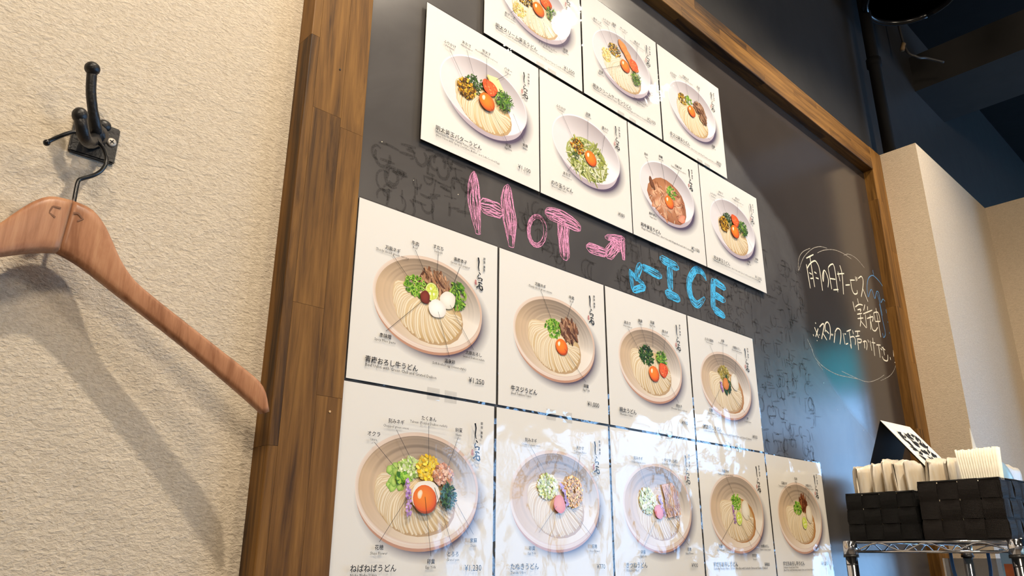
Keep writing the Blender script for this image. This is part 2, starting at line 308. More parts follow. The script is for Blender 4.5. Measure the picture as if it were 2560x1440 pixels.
# ceiling spots (above the frame)
track = tag(empty('lamp_track', (0.8, -0.60, CEIL_Z)), 'black ceiling rail carrying the spot lamps', 'rail')
box('rail_bar', (-1.0, -0.02, -0.045), (1.0, 0.02, 0.0), M['black'], track, 0.003)
for i, (x, y, z, tx, ty, tz) in enumerate(LAMPS):
    d = (Vector((tx, ty, tz)) - Vector((x, y, z))).normalized()
    L = tag(empty('spot_lamp', (x, y, z)), ['first', 'second', 'third', 'fourth'][i] + ' black spot lamp along the ceiling rail counted from the coat hook', 'lamp', 'spot lamps on the ceiling rail')
    q = d.to_track_quat('-Z', 'Y'); L.rotation_euler = q.to_euler()
    bm = bmesh.new(); lathe_bm(bm, [(0.030, 0.015), (0.036, 0.0), (0.038, 0.0), (0.038, 0.11), (0.02, 0.125), (0.018, 0.12), (0.030, 0.10)], 24)
    link_obj('lamp_can', bm_mesh('lamp_can', bm, True), L, M['black'])
    bm = bmesh.new(); lathe_bm(bm, [(0.0285, 0.016), (0.0285, 0.022)], 24); link_obj('lamp_glass', bm_mesh('lamp_glass', bm), L, M['bulb'])
    inv = q.to_matrix().inverted()
    tube('lamp_stem', [inv @ Vector((0, 0, 0.10)), inv @ Vector((0, 0, CEIL_Z - 0.04 - z))], 0.007, M['black'], L, 8)
    ld = bpy.data.lights.new('spot', 'SPOT'); ld.energy = LAMP_W[i] * 10; ld.color = LAMP_COL; ld.spot_size = math.radians(104); ld.spot_blend = 0.9; ld.shadow_soft_size = 0.022
    lo = bpy.data.objects.new('spot_beam', ld); COL.objects.link(lo); lo.parent = L; lo.location = (0, 0, -0.004)

# fill lamps added behind the camera to raise the ambient light
for i, (x, y, z, wt) in enumerate(FILL_GLOBES):
    L = tag(empty('fill_lamp', (x, y, z)), ('white globe pendant lamp added behind the camera for fill, left one', 'white globe pendant lamp added behind the camera for fill, right one')[i], 'lamp', 'added fill globes')
    bm = bmesh.new(); bmesh.ops.create_uvsphere(bm, u_segments=20, v_segments=12, radius=0.10); link_obj('globe', bm_mesh('globe', bm, True), L, M['globe'])
    tube('cord', [(0, 0, 0.09), (0, 0, CEIL_Z - z)], 0.004, M['black'], L, 6)
    ld = bpy.data.lights.new('ambient', 'POINT'); ld.energy = wt; ld.color = (1.0, 0.84, 0.64); ld.shadow_soft_size = 0.13
    lo = bpy.data.objects.new('fill_light', ld); COL.objects.link(lo); lo.parent = L

# ------------------------------------------------------------------ blackboard with wooden frame
board = tag(empty('blackboard', (0, 0.006, 0)), 'large black chalkboard in a brown wooden frame filling the wall', 'chalkboard')
BY = 0.006
FY = -0.026                                   # frame front in the board's own space (world -0.020)
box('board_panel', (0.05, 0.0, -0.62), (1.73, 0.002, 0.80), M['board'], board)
def rail(name, lo, hi, cols, joints, vertical, mat):
    """a rail glued up from staves: cols = edges across, joints[i] = cuts along column i; every stave is its own piece"""
    r = link_obj(name, bm_mesh(name, box_bm(bmesh.new(), (lo[0] + 0.002, FY + 0.003, lo[1] + 0.002), (hi[0] - 0.002, 0.0015, hi[1] - 0.002))), board, mat)
    ax = 0 if vertical else 1
    a0, a1 = (lo[0], hi[0]) if vertical else (lo[1], hi[1])
    l0, l1 = (lo[1], hi[1]) if vertical else (lo[0], hi[0])
    for i in range(len(cols) - 1):
        c0 = a0 + (a1 - a0) * cols[i]; c1 = a0 + (a1 - a0) * cols[i+1]
        cuts = [l0] + joints[i] + [l1]
        for j in range(len(cuts) - 1):
            g = 0.00012
            p0 = (c0 + g, FY, cuts[j] + g) if vertical else (cuts[j] + g, FY, c0 + g)
            p1 = (c1 - g, 0.0015, cuts[j+1] - g) if vertical else (cuts[j+1] - g, 0.0015, c1 - g)
            bm = box_bm(bmesh.new(), p0, p1)
            es = [e for e in bm.edges if all(v.co.y < FY + 1e-6 for v in e.verts)]
            outer = []
            for e in es:
                m = (e.verts[0].co + e.verts[1].co) / 2
                t = m.x if vertical else m.z
                if abs(t - a0) < 0.0005 or abs(t - a1) < 0.0005: outer.append(e)
            if outer: bmesh.ops.bevel(bm, geom=outer, offset=0.0016, segments=2, affect='EDGES', profile=0.5)
            link_obj('stave', bm_mesh('stave', bm), r, mat)
    return r
rail('frame_stile', (0.0205, -0.62), (0.0955, 0.817), [0, 0.14, 0.6, 1.0], [[-0.1461, 0.30, 0.52], [-0.0070, 0.2121, 0.55], [-0.0941, 0.2013, 0.47]], True, M['frame'])
rail('frame_rail', (0.096, 0.7475), (1.676, 0.817), [0, 0.33, 0.68, 1.0], [[0.40, 0.78, 1.10, 1.42], [0.55, 0.92, 1.24, 1.55], [0.36, 0.83, 1.03, 1.36]], False, M['frame_h'])
rail('frame_stile', (1.676, -0.62), (1.7495, 0.817), [0, 0.5, 1.0], [[0.05, 0.36, 0.66], [-0.10, 0.22, 0.52]], True, M['frame'])
bm = bmesh.new(); lathe_bm(bm, [(0.0011, 0), (0.0011, 0.0006)], 8); o = link_obj('nail_hole', bm_mesh('nail_hole', bm), board, M['ink']); o.location = (0.0589, FY - 0.0001, 0.2719); o.rotation_euler = (PI/2, 0, 0)
bm = bmesh.new(); lathe_bm(bm, [(0.0012, 0), (0.0012, 0.0006)], 8); o = link_obj('filler_dot', bm_mesh('filler_dot', bm), board, plain('filler', rgb(206, 170, 120), 0.6)); o.location = (0.0812, FY - 0.0001, -0.1084); o.rotation_euler = (PI/2, 0, 0)

# ------------------------------------------------------------------ chalk on the board
class Ribbons:
    def __init__(s): s.v = []; s.f = []; s.k = 0
    def stroke(s, pts, w, taper=0.5, dy=0.0):
        if len(pts) < 2: return
        s.k += 1; y = -0.00025 - (s.k % 60) * 4e-6 - dy
        P = [Vector((p[0], p[1])) for p in pts]; n = len(P); base = len(s.v)
        for i, p in enumerate(P):
            d = P[min(i+1, n-1)] - P[max(i-1, 0)]
            if d.length < 1e-9: d = Vector((1, 0))
            d.normalize(); nn = Vector((-d.y, d.x)); t = i / (n - 1)
            ww = (w[i] if isinstance(w, list) else w) * (1 - taper * (2*abs(t - 0.5)) ** 4) * 0.5
            s.v += [(p.x + nn.x*ww, y, p.y + nn.y*ww), (p.x - nn.x*ww, y, p.y - nn.y*ww)]
        for i in range(n - 1): s.f.append((base + 2*i, base + 2*i + 1, base + 2*i + 3, base + 2*i + 2))
    def build(s, name, parent, mat): return link_obj(name, mesh_from(name, s.v, s.f), parent, mat)
def cat2(pts, k=5): return [(p.x, p.y) for p in catmull([(a[0], a[1], 0) for a in pts], k)]
PINK=[
 [(0.281,0.2361,0.0027),(0.2809,0.2155,0.0099),(0.2828,0.1902,0.0105),(0.29,0.1506,0.0051)],
 [(0.2928,0.1925,0.0106),(0.3328,0.194,0.0112)],
 [(0.3425,0.2384,0.0043),(0.3413,0.2151,0.0115),(0.3462,0.1845,0.0121),(0.3491,0.1495,0.0063)],
 [(0.4151,0.1921,0.003),(0.414,0.1842,0.003),(0.4109,0.1767,0.003),(0.4064,0.1705,0.003),(0.401,0.1664,0.003),(0.3952,0.1647,0.003),(0.3899,0.1657,0.003),(0.3857,0.1693,0.003),(0.3829,0.175,0.003),(0.382,0.1821,0.003),(0.383,0.1898,0.003),(0.3858,0.1973,0.003),(0.3903,0.2036,0.003),(0.3957,0.2079,0.003),(0.4015,0.2097,0.003),(0.4069,0.2088,0.003),(0.4114,0.2053,0.003),(0.4142,0.1994,0.003),(0.4151,0.1921,0.003)],
 [(0.4156,0.2208,0.0071),(0.4489,0.2235,0.0123),(0.4898,0.2189,0.0077)],
 [(0.4534,0.218,0.0115),(0.4527,0.195,0.0117),(0.4556,0.16,0.0096)],
 [(0.5041,0.1934,0.0078),(0.5503,0.1953,0.0082)],
 [(0.55,0.1905,0.01),(0.5802,0.2231,0.0105)],
 [(0.5484,0.2217,0.0046),(0.5962,0.2327,0.0059)],
 [(0.5898,0.2321,0.0078),(0.5918,0.1972,0.0029)],
 [(0.5623,0.2203,0.0084),(0.5866,0.2128,0.0086)],
]
BLUE=[
 [(0.691,0.1935,0.007),(0.6367,0.1976,0.0066)],
 [(0.6356,0.2014,0.0066),(0.6194,0.1703,0.0064)],
 [(0.6063,0.1838,0.0031),(0.6116,0.1491,0.0042)],
 [(0.611,0.1498,0.0049),(0.6442,0.1649,0.0058)],
 [(0.6076,0.1823,0.0028),(0.6247,0.1699,0.0036)],
 [(0.625,0.1726,0.0032),(0.6423,0.1672,0.0032)],
 [(0.6907,0.2265,0.0071),(0.7431,0.2221,0.0075)],
 [(0.7161,0.2202,0.0073),(0.7141,0.1747,0.0071)],
 [(0.6994,0.1683,0.0078),(0.7394,0.1648,0.0073)],
 [(0.8271,0.2217,0.0027),(0.8186,0.2325,0.0054),(0.8007,0.2348,0.0062),(0.7844,0.2227,0.0066),(0.7723,0.204,0.0068),(0.7717,0.1866,0.0068),(0.7779,0.1738,0.0068),(0.7933,0.1687,0.0072),(0.8169,0.1857,0.0053)],
 [(0.8523,0.23,0.0071),(0.8464,0.2025,0.007),(0.8424,0.171,0.0069)],
 [(0.8535,0.2268,0.0067),(0.8904,0.2212,0.0058)],
 [(0.8494,0.2003,0.0066),(0.8846,0.1965,0.0057)],
 [(0.8434,0.1722,0.0069),(0.8794,0.1653,0.0067)],
]
WHITE=[
 [(1.247,0.3787),(1.286,0.3984)],
 [(1.266,0.3883),(1.27,0.3173)],
 [(1.243,0.3633),(1.247,0.3085)],
 [(1.244,0.3537),(1.262,0.3697),(1.286,0.383),(1.298,0.382),(1.307,0.3678),(1.308,0.3179)],
 [(1.252,0.3459),(1.264,0.3454)],
 [(1.278,0.3545),(1.289,0.3537)],
 [(1.254,0.333),(1.268,0.3371)],
 [(1.282,0.3419),(1.296,0.343)],
 [(1.318,0.3415),(1.318,0.3554),(1.329,0.371),(1.339,0.3698),(1.347,0.3527),(1.339,0.3335)],
 [(1.329,0.3686),(1.319,0.343)],
 [(1.355,0.3844),(1.358,0.3336)],
 [(1.356,0.3858),(1.374,0.3979),(1.39,0.3962),(1.39,0.3338)],
 [(1.357,0.3591),(1.386,0.3644)],
 [(1.367,0.334),(1.395,0.3414)],
 [(1.401,0.3812),(1.441,0.393)],
 [(1.407,0.3889),(1.411,0.3662)],
 [(1.423,0.4091),(1.429,0.388),(1.42,0.3357)],
 [(1.44,0.3635),(1.465,0.3704)],
 [(1.471,0.3839),(1.5,0.3912)],
 [(1.474,0.3833),(1.474,0.3619),(1.484,0.3523),(1.502,0.3579),(1.504,0.3664)],
 [(1.506,0.4021),(1.508,0.3903)],
 [(1.515,0.4031),(1.513,0.3931)],
 [(1.523,0.4011),(1.544,0.4119),(1.552,0.4042),(1.543,0.3826),(1.524,0.3542)],
 [(1.543,0.3785),(1.562,0.3502)],
 [(1.499,0.3437),(1.5,0.3318)],
 [(1.468,0.3292),(1.472,0.3057)],
 [(1.478,0.3178),(1.503,0.33),(1.525,0.333)],
 [(1.489,0.3131),(1.509,0.319),(1.503,0.3118)],
 [(1.483,0.3009),(1.512,0.3094)],
 [(1.482,0.2899),(1.516,0.2987)],
 [(1.502,0.3043),(1.498,0.2874),(1.489,0.2719)],
 [(1.498,0.2874),(1.525,0.2757)],
 [(1.539,0.3375),(1.526,0.3198)],
 [(1.554,0.3364),(1.551,0.3254)],
 [(1.52,0.3098),(1.58,0.3325)],
 [(1.532,0.3109),(1.528,0.2764)],
 [(1.539,0.3021),(1.578,0.3149),(1.57,0.3011)],
 [(1.562,0.3173),(1.552,0.2768)],
 [(1.56,0.2992),(1.562,0.2803),(1.579,0.2792),(1.598,0.292)],
 [(1.586,0.3271),(1.589,0.3051)],
 [(1.588,0.3276),(1.617,0.3339),(1.621,0.3119)],
 [(1.589,0.3051),(1.621,0.3119)],
 [(1.607,0.3438),(1.608,0.2687)],
 [(1.242,0.2194),(1.256,0.1988)],
 [(1.259,0.2202),(1.242,0.1988)],
 [(1.25,0.232),(1.25,0.2287)],
 [(1.231,0.2017),(1.233,0.1982)],
 [(1.261,0.2076),(1.261,0.205)],
 [(1.246,0.1917),(1.246,0.19)],
 [(1.267,0.2251),(1.285,0.2361),(1.29,0.2317),(1.269,0.1989)],
 [(1.279,0.2138),(1.295,0.2012)],
 [(1.292,0.2189),(1.297,0.2372),(1.311,0.2453),(1.32,0.2379),(1.317,0.2186),(1.309,0.2051)],
 [(1.296,0.2237),(1.311,0.2189)],
 [(1.325,0.2216),(1.322,0.217)],
 [(1.33,0.2219),(1.327,0.2173)],
 [(1.343,0.2292),(1.358,0.2403),(1.373,0.2392),(1.371,0.2238),(1.36,0.2043)],
 [(1.343,0.2277),(1.33,0.202)],
 [(1.386,0.2351),(1.387,0.2093)],
 [(1.393,0.2345),(1.4,0.2357)],
 [(1.392,0.2102),(1.405,0.2148)],
 [(1.407,0.2433),(1.432,0.2525)],
 [(1.421,0.249),(1.42,0.2073),(1.416,0.2148)],
 [(1.422,0.2324),(1.442,0.2378),(1.449,0.2308),(1.444,0.2186)],
 [(1.441,0.253),(1.443,0.2435)],
 [(1.454,0.2527),(1.485,0.2596)],
 [(1.47,0.2573),(1.467,0.2455)],
 [(1.453,0.2405),(1.477,0.2467)],
 [(1.46,0.2358),(1.484,0.2389),(1.478,0.2306),(1.464,0.2281)],
 [(1.462,0.2361),(1.459,0.209)],
 [(1.492,0.2348),(1.51,0.2397),(1.514,0.2318),(1.506,0.2175)],
 [(1.501,0.2407),(1.497,0.2201)],
 [(1.523,0.2463),(1.527,0.24)],
 [(1.536,0.246),(1.537,0.2217)],
 [(1.545,0.2434),(1.566,0.246)],
 [(1.555,0.2569),(1.55,0.2112)],
 [(1.572,0.2426),(1.598,0.2467)],
 [(1.585,0.2443),(1.583,0.2127)],
 [(1.595,0.238),(1.604,0.2354)],
 [(1.603,0.2426),(1.623,0.2389)],
 [(1.612,0.2456),(1.614,0.2239)],
 [(1.597,0.2181),(1.605,0.2107),(1.627,0.213),(1.635,0.2292)],
 [(1.648,0.2256),(1.649,0.2183)],
 [(1.679,0.255),(1.673,0.2313)],
 [(1.674,0.2174),(1.675,0.2153)],
]
RING=[
 [(1.199,0.3347),(1.208,0.365),(1.232,0.3891),(1.273,0.4099)],
 [(1.203,0.3392),(1.234,0.3771),(1.283,0.411),(1.327,0.4293),(1.364,0.4359)],
 [(1.308,0.4084),(1.344,0.4251),(1.398,0.4417),(1.448,0.4477),(1.498,0.4462)],
 [(1.456,0.4436),(1.489,0.4556),(1.534,0.4555),(1.573,0.4427)],
 [(1.2,0.1856),(1.219,0.1641)],
 [(1.215,0.167),(1.228,0.1481),(1.265,0.1355),(1.324,0.1298),(1.392,0.1341),(1.433,0.1364)],
 [(1.232,0.1412),(1.255,0.1288)],
 [(1.348,0.1414),(1.403,0.1384),(1.464,0.1365),(1.504,0.1419),(1.553,0.1564),(1.591,0.1716)],
 [(1.562,0.1528),(1.631,0.1771),(1.677,0.2096),(1.704,0.252),(1.71,0.29),(1.712,0.3232),(1.695,0.3462)],
]
UMB=[
 [(1.627,0.4505),(1.627,0.436)],
 [(1.567,0.3637),(1.57,0.3892),(1.586,0.4155),(1.611,0.4311),(1.631,0.4342),(1.667,0.4246),(1.692,0.4017),(1.692,0.3629)],
 [(1.57,0.3645),(1.591,0.3875),(1.601,0.3885),(1.61,0.3696),(1.629,0.3922),(1.642,0.3925),(1.646,0.3679),(1.664,0.3806),(1.679,0.3755),(1.69,0.3624)],
 [(1.631,0.39),(1.638,0.3663),(1.642,0.332)],
 [(1.635,0.3608),(1.638,0.3231),(1.643,0.2891),(1.636,0.2772),(1.625,0.272),(1.624,0.2823)],
 [(1.673,0.3554),(1.674,0.3447)],
 [(1.671,0.3223),(1.673,0.3198)],
 [(1.671,0.2946),(1.671,0.29)],
 [(1.69,0.3719),(1.693,0.3647)],
]
LAB={
 '1A':[('粉チーズ','Grated cheese',0.231,0.73,0.237,0.704,0.306,0.625),('ブラックペッパー','Black Pepper',0.612,0.794,0.572,0.6,0.609,0.78),('卵黄','Egg Yolk',0.809,0.721,0.634,0.553,0.791,0.707)],
 '1B':[('粉チーズ','Grated cheese',0.183,0.226,0.201,0.279,0.313,0.433),('ふりかけ','Furikake',0.3,0.16,0.31,0.206,0.379,0.36),('紫蘇','Shiso',0.402,0.139,0.405,0.185,0.438,0.271),('サーモン','Salmon',0.529,0.127,0.532,0.181,0.54,0.261),('明太子','Mentaiko (Spicy cod roe)',0.708,0.165,0.71,0.197,0.681,0.351),('卵黄','Egg Yolk',0.202,0.712,0.22,0.679,0.472,0.515),('ブラックペッパー','Black Pepper',0.708,0.76,0.545,0.661,0.651,0.723)],
 '1C':[('ふりかけ','Furikake',0.217,0.218,0.235,0.271,0.317,0.417),('万能ネギ','Thinly sliced green onions',0.418,0.161,0.412,0.206,0.439,0.401),('牛肉','Beef',0.621,0.169,0.625,0.202,0.598,0.342),('卵黄','Egg Yolk',0.795,0.734,0.652,0.663,0.784,0.704)],
 '2A':[('ふりかけ','Furikake',0.182,0.23,0.183,0.273,0.296,0.431),('あおさ','Aosa seaweed',0.319,0.157,0.32,0.201,0.393,0.383),('明太子','Mentaiko (Spicy cod roe)',0.493,0.134,0.494,0.182,0.501,0.395),('バター','Butter',0.691,0.174,0.691,0.21,0.586,0.307),('卵黄','Egg Yolk',0.697,0.766,0.53,0.537,0.687,0.744),('紫蘇','Shiso',0.853,0.702,0.74,0.504,0.847,0.689)],
 '2B':[('ふりかけ','Furikake',0.21,0.23,0.218,0.277,0.339,0.449),('卵黄','Egg Yolk',0.515,0.152,0.509,0.207,0.498,0.411),('青のり','Aonori',0.711,0.197,0.704,0.256,0.645,0.482),('あおさ','Aosa seaweed',0.258,0.764,0.267,0.739,0.338,0.641)],
 '2C':[('和牛','Wagyu',0.224,0.213,0.231,0.262,0.3,0.383),('卵黄','Egg Yolk',0.429,0.154,0.431,0.199,0.467,0.395),('万能ネギ','Thinly sliced green onions',0.681,0.156,0.681,0.203,0.568,0.389),('和牛ダシ','Wagyu Sauce',0.264,0.747,0.296,0.694,0.355,0.639)],
 '2D':[('ふりかけ','Furikake',0.182,0.244,0.182,0.292,0.292,0.422),('あおさ','Aosa seaweed',0.316,0.181,0.322,0.228,0.376,0.387),('明太子','Mentaiko (Spicy cod roe)',0.607,0.146,0.607,0.196,0.57,0.332),('卵黄','Egg Yolk',0.698,0.761,0.547,0.573,0.683,0.733),('紫蘇','Shiso',0.852,0.694,0.699,0.495,0.837,0.666)],
 '3A':[('万能ネギ','Thinly sliced green onions',0.226,0.239,0.229,0.277,0.367,0.407),('牛肉','Beef',0.373,0.161,0.373,0.201,0.463,0.343),('すだち','Sudachi',0.536,0.14,0.536,0.176,0.532,0.405),('青唐辛子','Green chili pepper',0.702,0.176,0.699,0.218,0.651,0.349),('辛味噌','Spicy Miso paste',0.211,0.74,0.212,0.716,0.436,0.497),('温泉卵','Soft-boiled egg (onsen-style)',0.644,0.803,0.641,0.781,0.551,0.531),('大根おろし','Grated Daikon radish',0.818,0.726,0.817,0.706,0.634,0.473)],
 '3B':[('万能ネギ','Thinly sliced green onions',0.357,0.161,0.362,0.203,0.461,0.385),('牛肉','Beef',0.654,0.177,0.652,0.222,0.603,0.345),('卵黄','Egg Yolk',0.778,0.77,0.775,0.745,0.575,0.554)],
 '3C':[('あおさ','Aosa seaweed',0.229,0.23,0.233,0.274,0.346,0.409),('紫蘇','Shiso',0.384,0.181,0.386,0.217,0.449,0.369),('卵黄','Egg Yolk',0.532,0.163,0.533,0.202,0.521,0.361),('青ネギ','Green onion',0.688,0.205,0.687,0.25,0.646,0.405),('明太子','Mentaiko (Spicy cod roe)',0.806,0.766,0.803,0.746,0.678,0.575)],
 '3D':[('とろろ昆布','Tororo konbu',0.284,0.148,0.287,0.196,0.393,0.347),('大葉','Ooba (Shiso leaf)',0.489,0.116,0.489,0.157,0.456,0.416),('大根おろし','Grated Daikon radish',0.704,0.14,0.695,0.195,0.632,0.41),('花穂','Shiso Flower',0.223,0.741,0.24,0.712,0.381,0.551),('梅','Pickled plum',0.773,0.742,0.743,0.697,0.512,0.542)],
 '4A':[('オクラ','Okura',0.181,0.246,0.184,0.287,0.322,0.407),('刻みネギ','Chopped green onion',0.311,0.169,0.314,0.214,0.425,0.371),('たくあん','Takuan (Pickled Daikon radish)',0.518,0.13,0.517,0.17,0.527,0.367),('納豆','Natto',0.723,0.168,0.721,0.207,0.648,0.389),('花穂','Shiso Flower',0.25,0.786,0.249,0.764,0.398,0.551),('卵黄','Egg Yolk',0.564,0.852,0.563,0.829,0.512,0.538),('とろろ','Grated yam',0.706,0.816,0.705,0.792,0.571,0.487),('紫蘇','Shiso',0.843,0.746,0.842,0.718,0.7,0.536)],
 '4B':[('刻みネギ','Chopped green onion',0.261,0.167,0.26,0.21,0.408,0.381),('天かす','Tempura flakes',0.698,0.172,0.699,0.217,0.628,0.404),('卵黄','Egg Yolk',0.265,0.783,0.322,0.698,0.474,0.543),('花穂','Shiso Flower',0.807,0.768,0.576,0.531,0.787,0.71)],
 '4C':[('刻みネギ','Chopped green onion',0.277,0.185,0.282,0.225,0.385,0.426),('キツネ（5枚）','Deep-fried Tofu (5 Pieces)',0.657,0.172,0.659,0.214,0.617,0.362),('卵黄','Egg Yolk',0.281,0.799,0.289,0.772,0.436,0.597),('花穂','Shiso Flower',0.81,0.779,0.807,0.753,0.576,0.564)],
 '4D':[('万能ネギ','Thinly sliced green onions',0.366,0.191,0.371,0.237,0.461,0.369),('花穂','Shiso Flower',0.21,0.753,0.225,0.722,0.427,0.551),('大根おろし','Grated Daikon radish',0.858,0.747,0.821,0.697,0.64,0.519),('すだち','Sudachi',0.684,0.82,0.652,0.757,0.518,0.572)],
 '4E':[('万能ネギ','Thinly sliced green onions',0.268,0.225,0.27,0.257,0.391,0.392),('牛肉','Beef',0.482,0.174,0.483,0.212,0.515,0.322),('大根おろし','Grated Daikon radish',0.712,0.221,0.712,0.259,0.678,0.351)],
}
def scribble(R, cl, wline, ringlike=False):
    """fill a chalk bar along centreline cl (x, z, halfwidth) with lengthwise scribbled lines and a loose outline"""
    C = cat2([(a[0], a[1]) for a in cl], 6) if len(cl) > 2 else [(cl[0][0] + (cl[1][0]-cl[0][0])*i/8, cl[0][1] + (cl[1][1]-cl[0][1])*i/8) for i in range(9)]
    n = len(C); H = [cl[min(int(i/(n-1)*(len(cl)-1)), len(cl)-2)][2] * (1 - (i/(n-1)*(len(cl)-1)) % 1) + cl[min(int(i/(n-1)*(len(cl)-1)) + 1, len(cl)-1)][2] * ((i/(n-1)*(len(cl)-1)) % 1) for i in range(n)]
    H = [h * max(.4, (1 - abs(2*i/(n-1) - 1) ** 7) ** .5) if not ringlike else h for i, h in enumerate(H)]
    def off(i, t):
        a = Vector(C[max(i-1, 0)]); b = Vector(C[min(i+1, n-1)]); d = (b - a); d = d.normalized() if d.length > 1e-9 else Vector((1, 0))
        return (C[i][0] - d.y * H[i] * t, C[i][1] + d.x * H[i] * t)
    hm = sum(H) / n; lines = max(4, int(hm * 2 / 0.00125))
    for k in range(lines):
        t = -0.9 + 1.8 * k / (lines - 1) + rnd.uniform(-.12, .12); dr = rnd.uniform(-.35, .35)
        i0 = rnd.randint(0, max(0, n // 6)); i1 = n - rnd.randint(0, max(1, n // 6)); ph = rnd.uniform(0, 6)
        pts = []
        for i in range(i0, i1):
            tt = max(-1.05, min(1.05, t + dr * (i / n - 0.5) + 0.10 * math.sin(i * 0.9 + ph)))
            p = off(i, tt); pts.append((p[0] + rnd.uniform(-.0003, .0003), p[1] + rnd.uniform(-.0003, .0003)))
        R.stroke(pts, wline * rnd.uniform(.6, 1.1))
    for sgn in (-1, 1):
        R.stroke([off(i, sgn * (1.0 + 0.06 * math.sin(i * 0.7))) for i in range(n)], wline * 0.75)
    if not ringlike:
        for e, f_ in ((0, 1), (n - 1, n - 2)):
            ex = Vector((C[e][0] - C[f_][0], C[e][1] - C[f_][1])); ex = ex.normalized() * H[e] * 0.3 if ex.length > 0 else Vector((0, 0))
            arc = [(off(e, t)[0] + ex.x * math.sqrt(max(0, 1 - t*t)), off(e, t)[1] + ex.y * math.sqrt(max(0, 1 - t*t))) for t in (-1, -.85, -.5, 0, .5, .85, 1)]
            R.stroke(arc, wline * 0.75, 0.1)
        for k in range(int(n * 0.5)):
            i = rnd.randint(0, n - 3); t = rnd.uniform(-.8, .6)
            R.stroke([off(i, t), off(min(n-1, i+2), t + rnd.uniform(.1, .4))], wline * 0.6)
def chalk_part(name, bars, mat, w, label):
    R = Ribbons()
    for b in bars: scribble(R, b, w, len(b) > 12)
    o = R.build(name, board, mat); o['label'] = label; return o
chalk_part('chalk_letter', PINK[0:3], M['pink'], 0.0013, 'pink scribbled chalk letter H')
chalk_part('chalk_letter', PINK[3:4], M['pink'], 0.0014, 'pink scribbled chalk letter O')
chalk_part('chalk_letter', PINK[4:6], M['pink'], 0.0013, 'pink scribbled chalk letter T')
chalk_part('chalk_arrow', PINK[6:11], M['pink'], 0.0013, 'pink chalk arrow bent to the upper right')
chalk_part('chalk_arrow', BLUE[0:6], M['blue'], 0.0017, 'blue chalk arrow bent to the lower left')
chalk_part('chalk_letter', BLUE[6:9], M['blue'], 0.0017, 'blue scribbled chalk letter I')
chalk_part('chalk_letter', BLUE[9:10], M['blue'], 0.0017, 'blue scribbled chalk letter C')
chalk_part('chalk_letter', BLUE[10:14], M['blue'], 0.0017, 'blue scribbled chalk letter E')
def lines_part(name, L, mat, w, label):
    R = Ribbons()
    for p in L: R.stroke(cat2(p, 5) if len(p) > 2 else [p[0], ((p[0][0]+p[1][0])/2, (p[0][1]+p[1][1])/2), p[1]], w, 0.2)
    o = R.build(name, board, mat); o['label'] = label; return o
q = 0
for ch, n in (('雨', 8), ('の', 2), ('日', 4), ('サ', 3), ('ー', 1), ('ビ', 4), ('ス', 2), ('実', 8), ('施', 7), ('中', 4), ('※', 6), ('ス', 2), ('タ', 2), ('ッ', 2), ('フ', 2), ('に', 3), ('お', 4), ('声', 5), ('か', 3), ('け', 3), ('下', 3), ('さ', 3), ('い', 1), ('!', 2)):
    lines_part('chalk_character', WHITE[q:q + n], M['white'], 0.0032, 'cream chalk handwritten character ' + ch); q += n
lines_part('chalk_bubble', RING, M['ring'], 0.0016, 'thin white chalk outline around the handwriting')
lines_part('chalk_umbrella', UMB, M['umb'], 0.0024, 'pale blue chalk umbrella with rain drops')
# half wiped old handwriting
R = Ribbons()
def ghost_char(x, z, s, w):
    for k in range(rnd.randint(3, 6)):
        t = rnd.random()
        a = (x + rnd.uniform(-.5, .3) * s, z + rnd.uniform(-.2, .5) * s)
        if t < .35: pts = [a, (a[0] + rnd.uniform(.4, .9) * s, a[1] + rnd.uniform(-.1, .15) * s)]
        elif t < .7: pts = [a, (a[0] + rnd.uniform(-.15, .15) * s, a[1] - rnd.uniform(.4, .9) * s)]
        else:
            r = rnd.uniform(.2, .4) * s; a0 = rnd.uniform(0, 6); pts = [(a[0] + r * math.cos(a0 + q * .8), a[1] - .3 * s + r * 1.2 * math.sin(a0 + q * .8)) for q in range(6)]
        R.stroke(cat2(pts, 4) if len(pts) > 2 else [pts[0], ((pts[0][0]+pts[1][0])/2 + rnd.uniform(-.05, .05)*s, (pts[0][1]+pts[1][1])/2), pts[1]], w * rnd.uniform(.6, 1.2), 0.4)
for j in range(3):
    for i in range(6): ghost_char(0.145 + 0.026 * i + rnd.uniform(-.006, .006), 0.215 - 0.028 * j + 0.004 * i, 0.028, 0.0040)
for i in range(12): ghost_char(rnd.uniform(0.36, 0.60), rnd.uniform(0.155, 0.22), 0.03, 0.0036)
for j in range(4):
    for i in range(14): ghost_char(0.61 + 0.025 * i + rnd.uniform(-.006, .006), 0.238 - 0.026 * j + rnd.uniform(-.006, .006), 0.026, 0.0034)
for j in range(16):
    for i in range(7):
        if rnd.random() < .72: ghost_char(0.985 + 0.034 * i + rnd.uniform(-.008, .008), 0.33 - 0.031 * j + rnd.uniform(-.006, .006), 0.030, 0.0036)
o = R.build('wiped_chalk_marks', board, M['ghost']); o['kind'] = 'stuff'; o['label'] = 'dark half wiped handwriting'
# specks of chalk
R = Ribbons()
for x, z in [(0.1843, 0.1885), (0.136, 0.222), (0.372, 0.268), (0.42, 0.262), (0.6, 0.128), (1.25, 0.10), (1.30, 0.05), (1.42, 0.02), (0.2545, 0.1935)]:
    R.stroke([(x, z), (x + .0012, z + .0008)], 0.0012, 0.1)
o = R.build('chalk_specks', board, M['white']); o['kind'] = 'stuff'

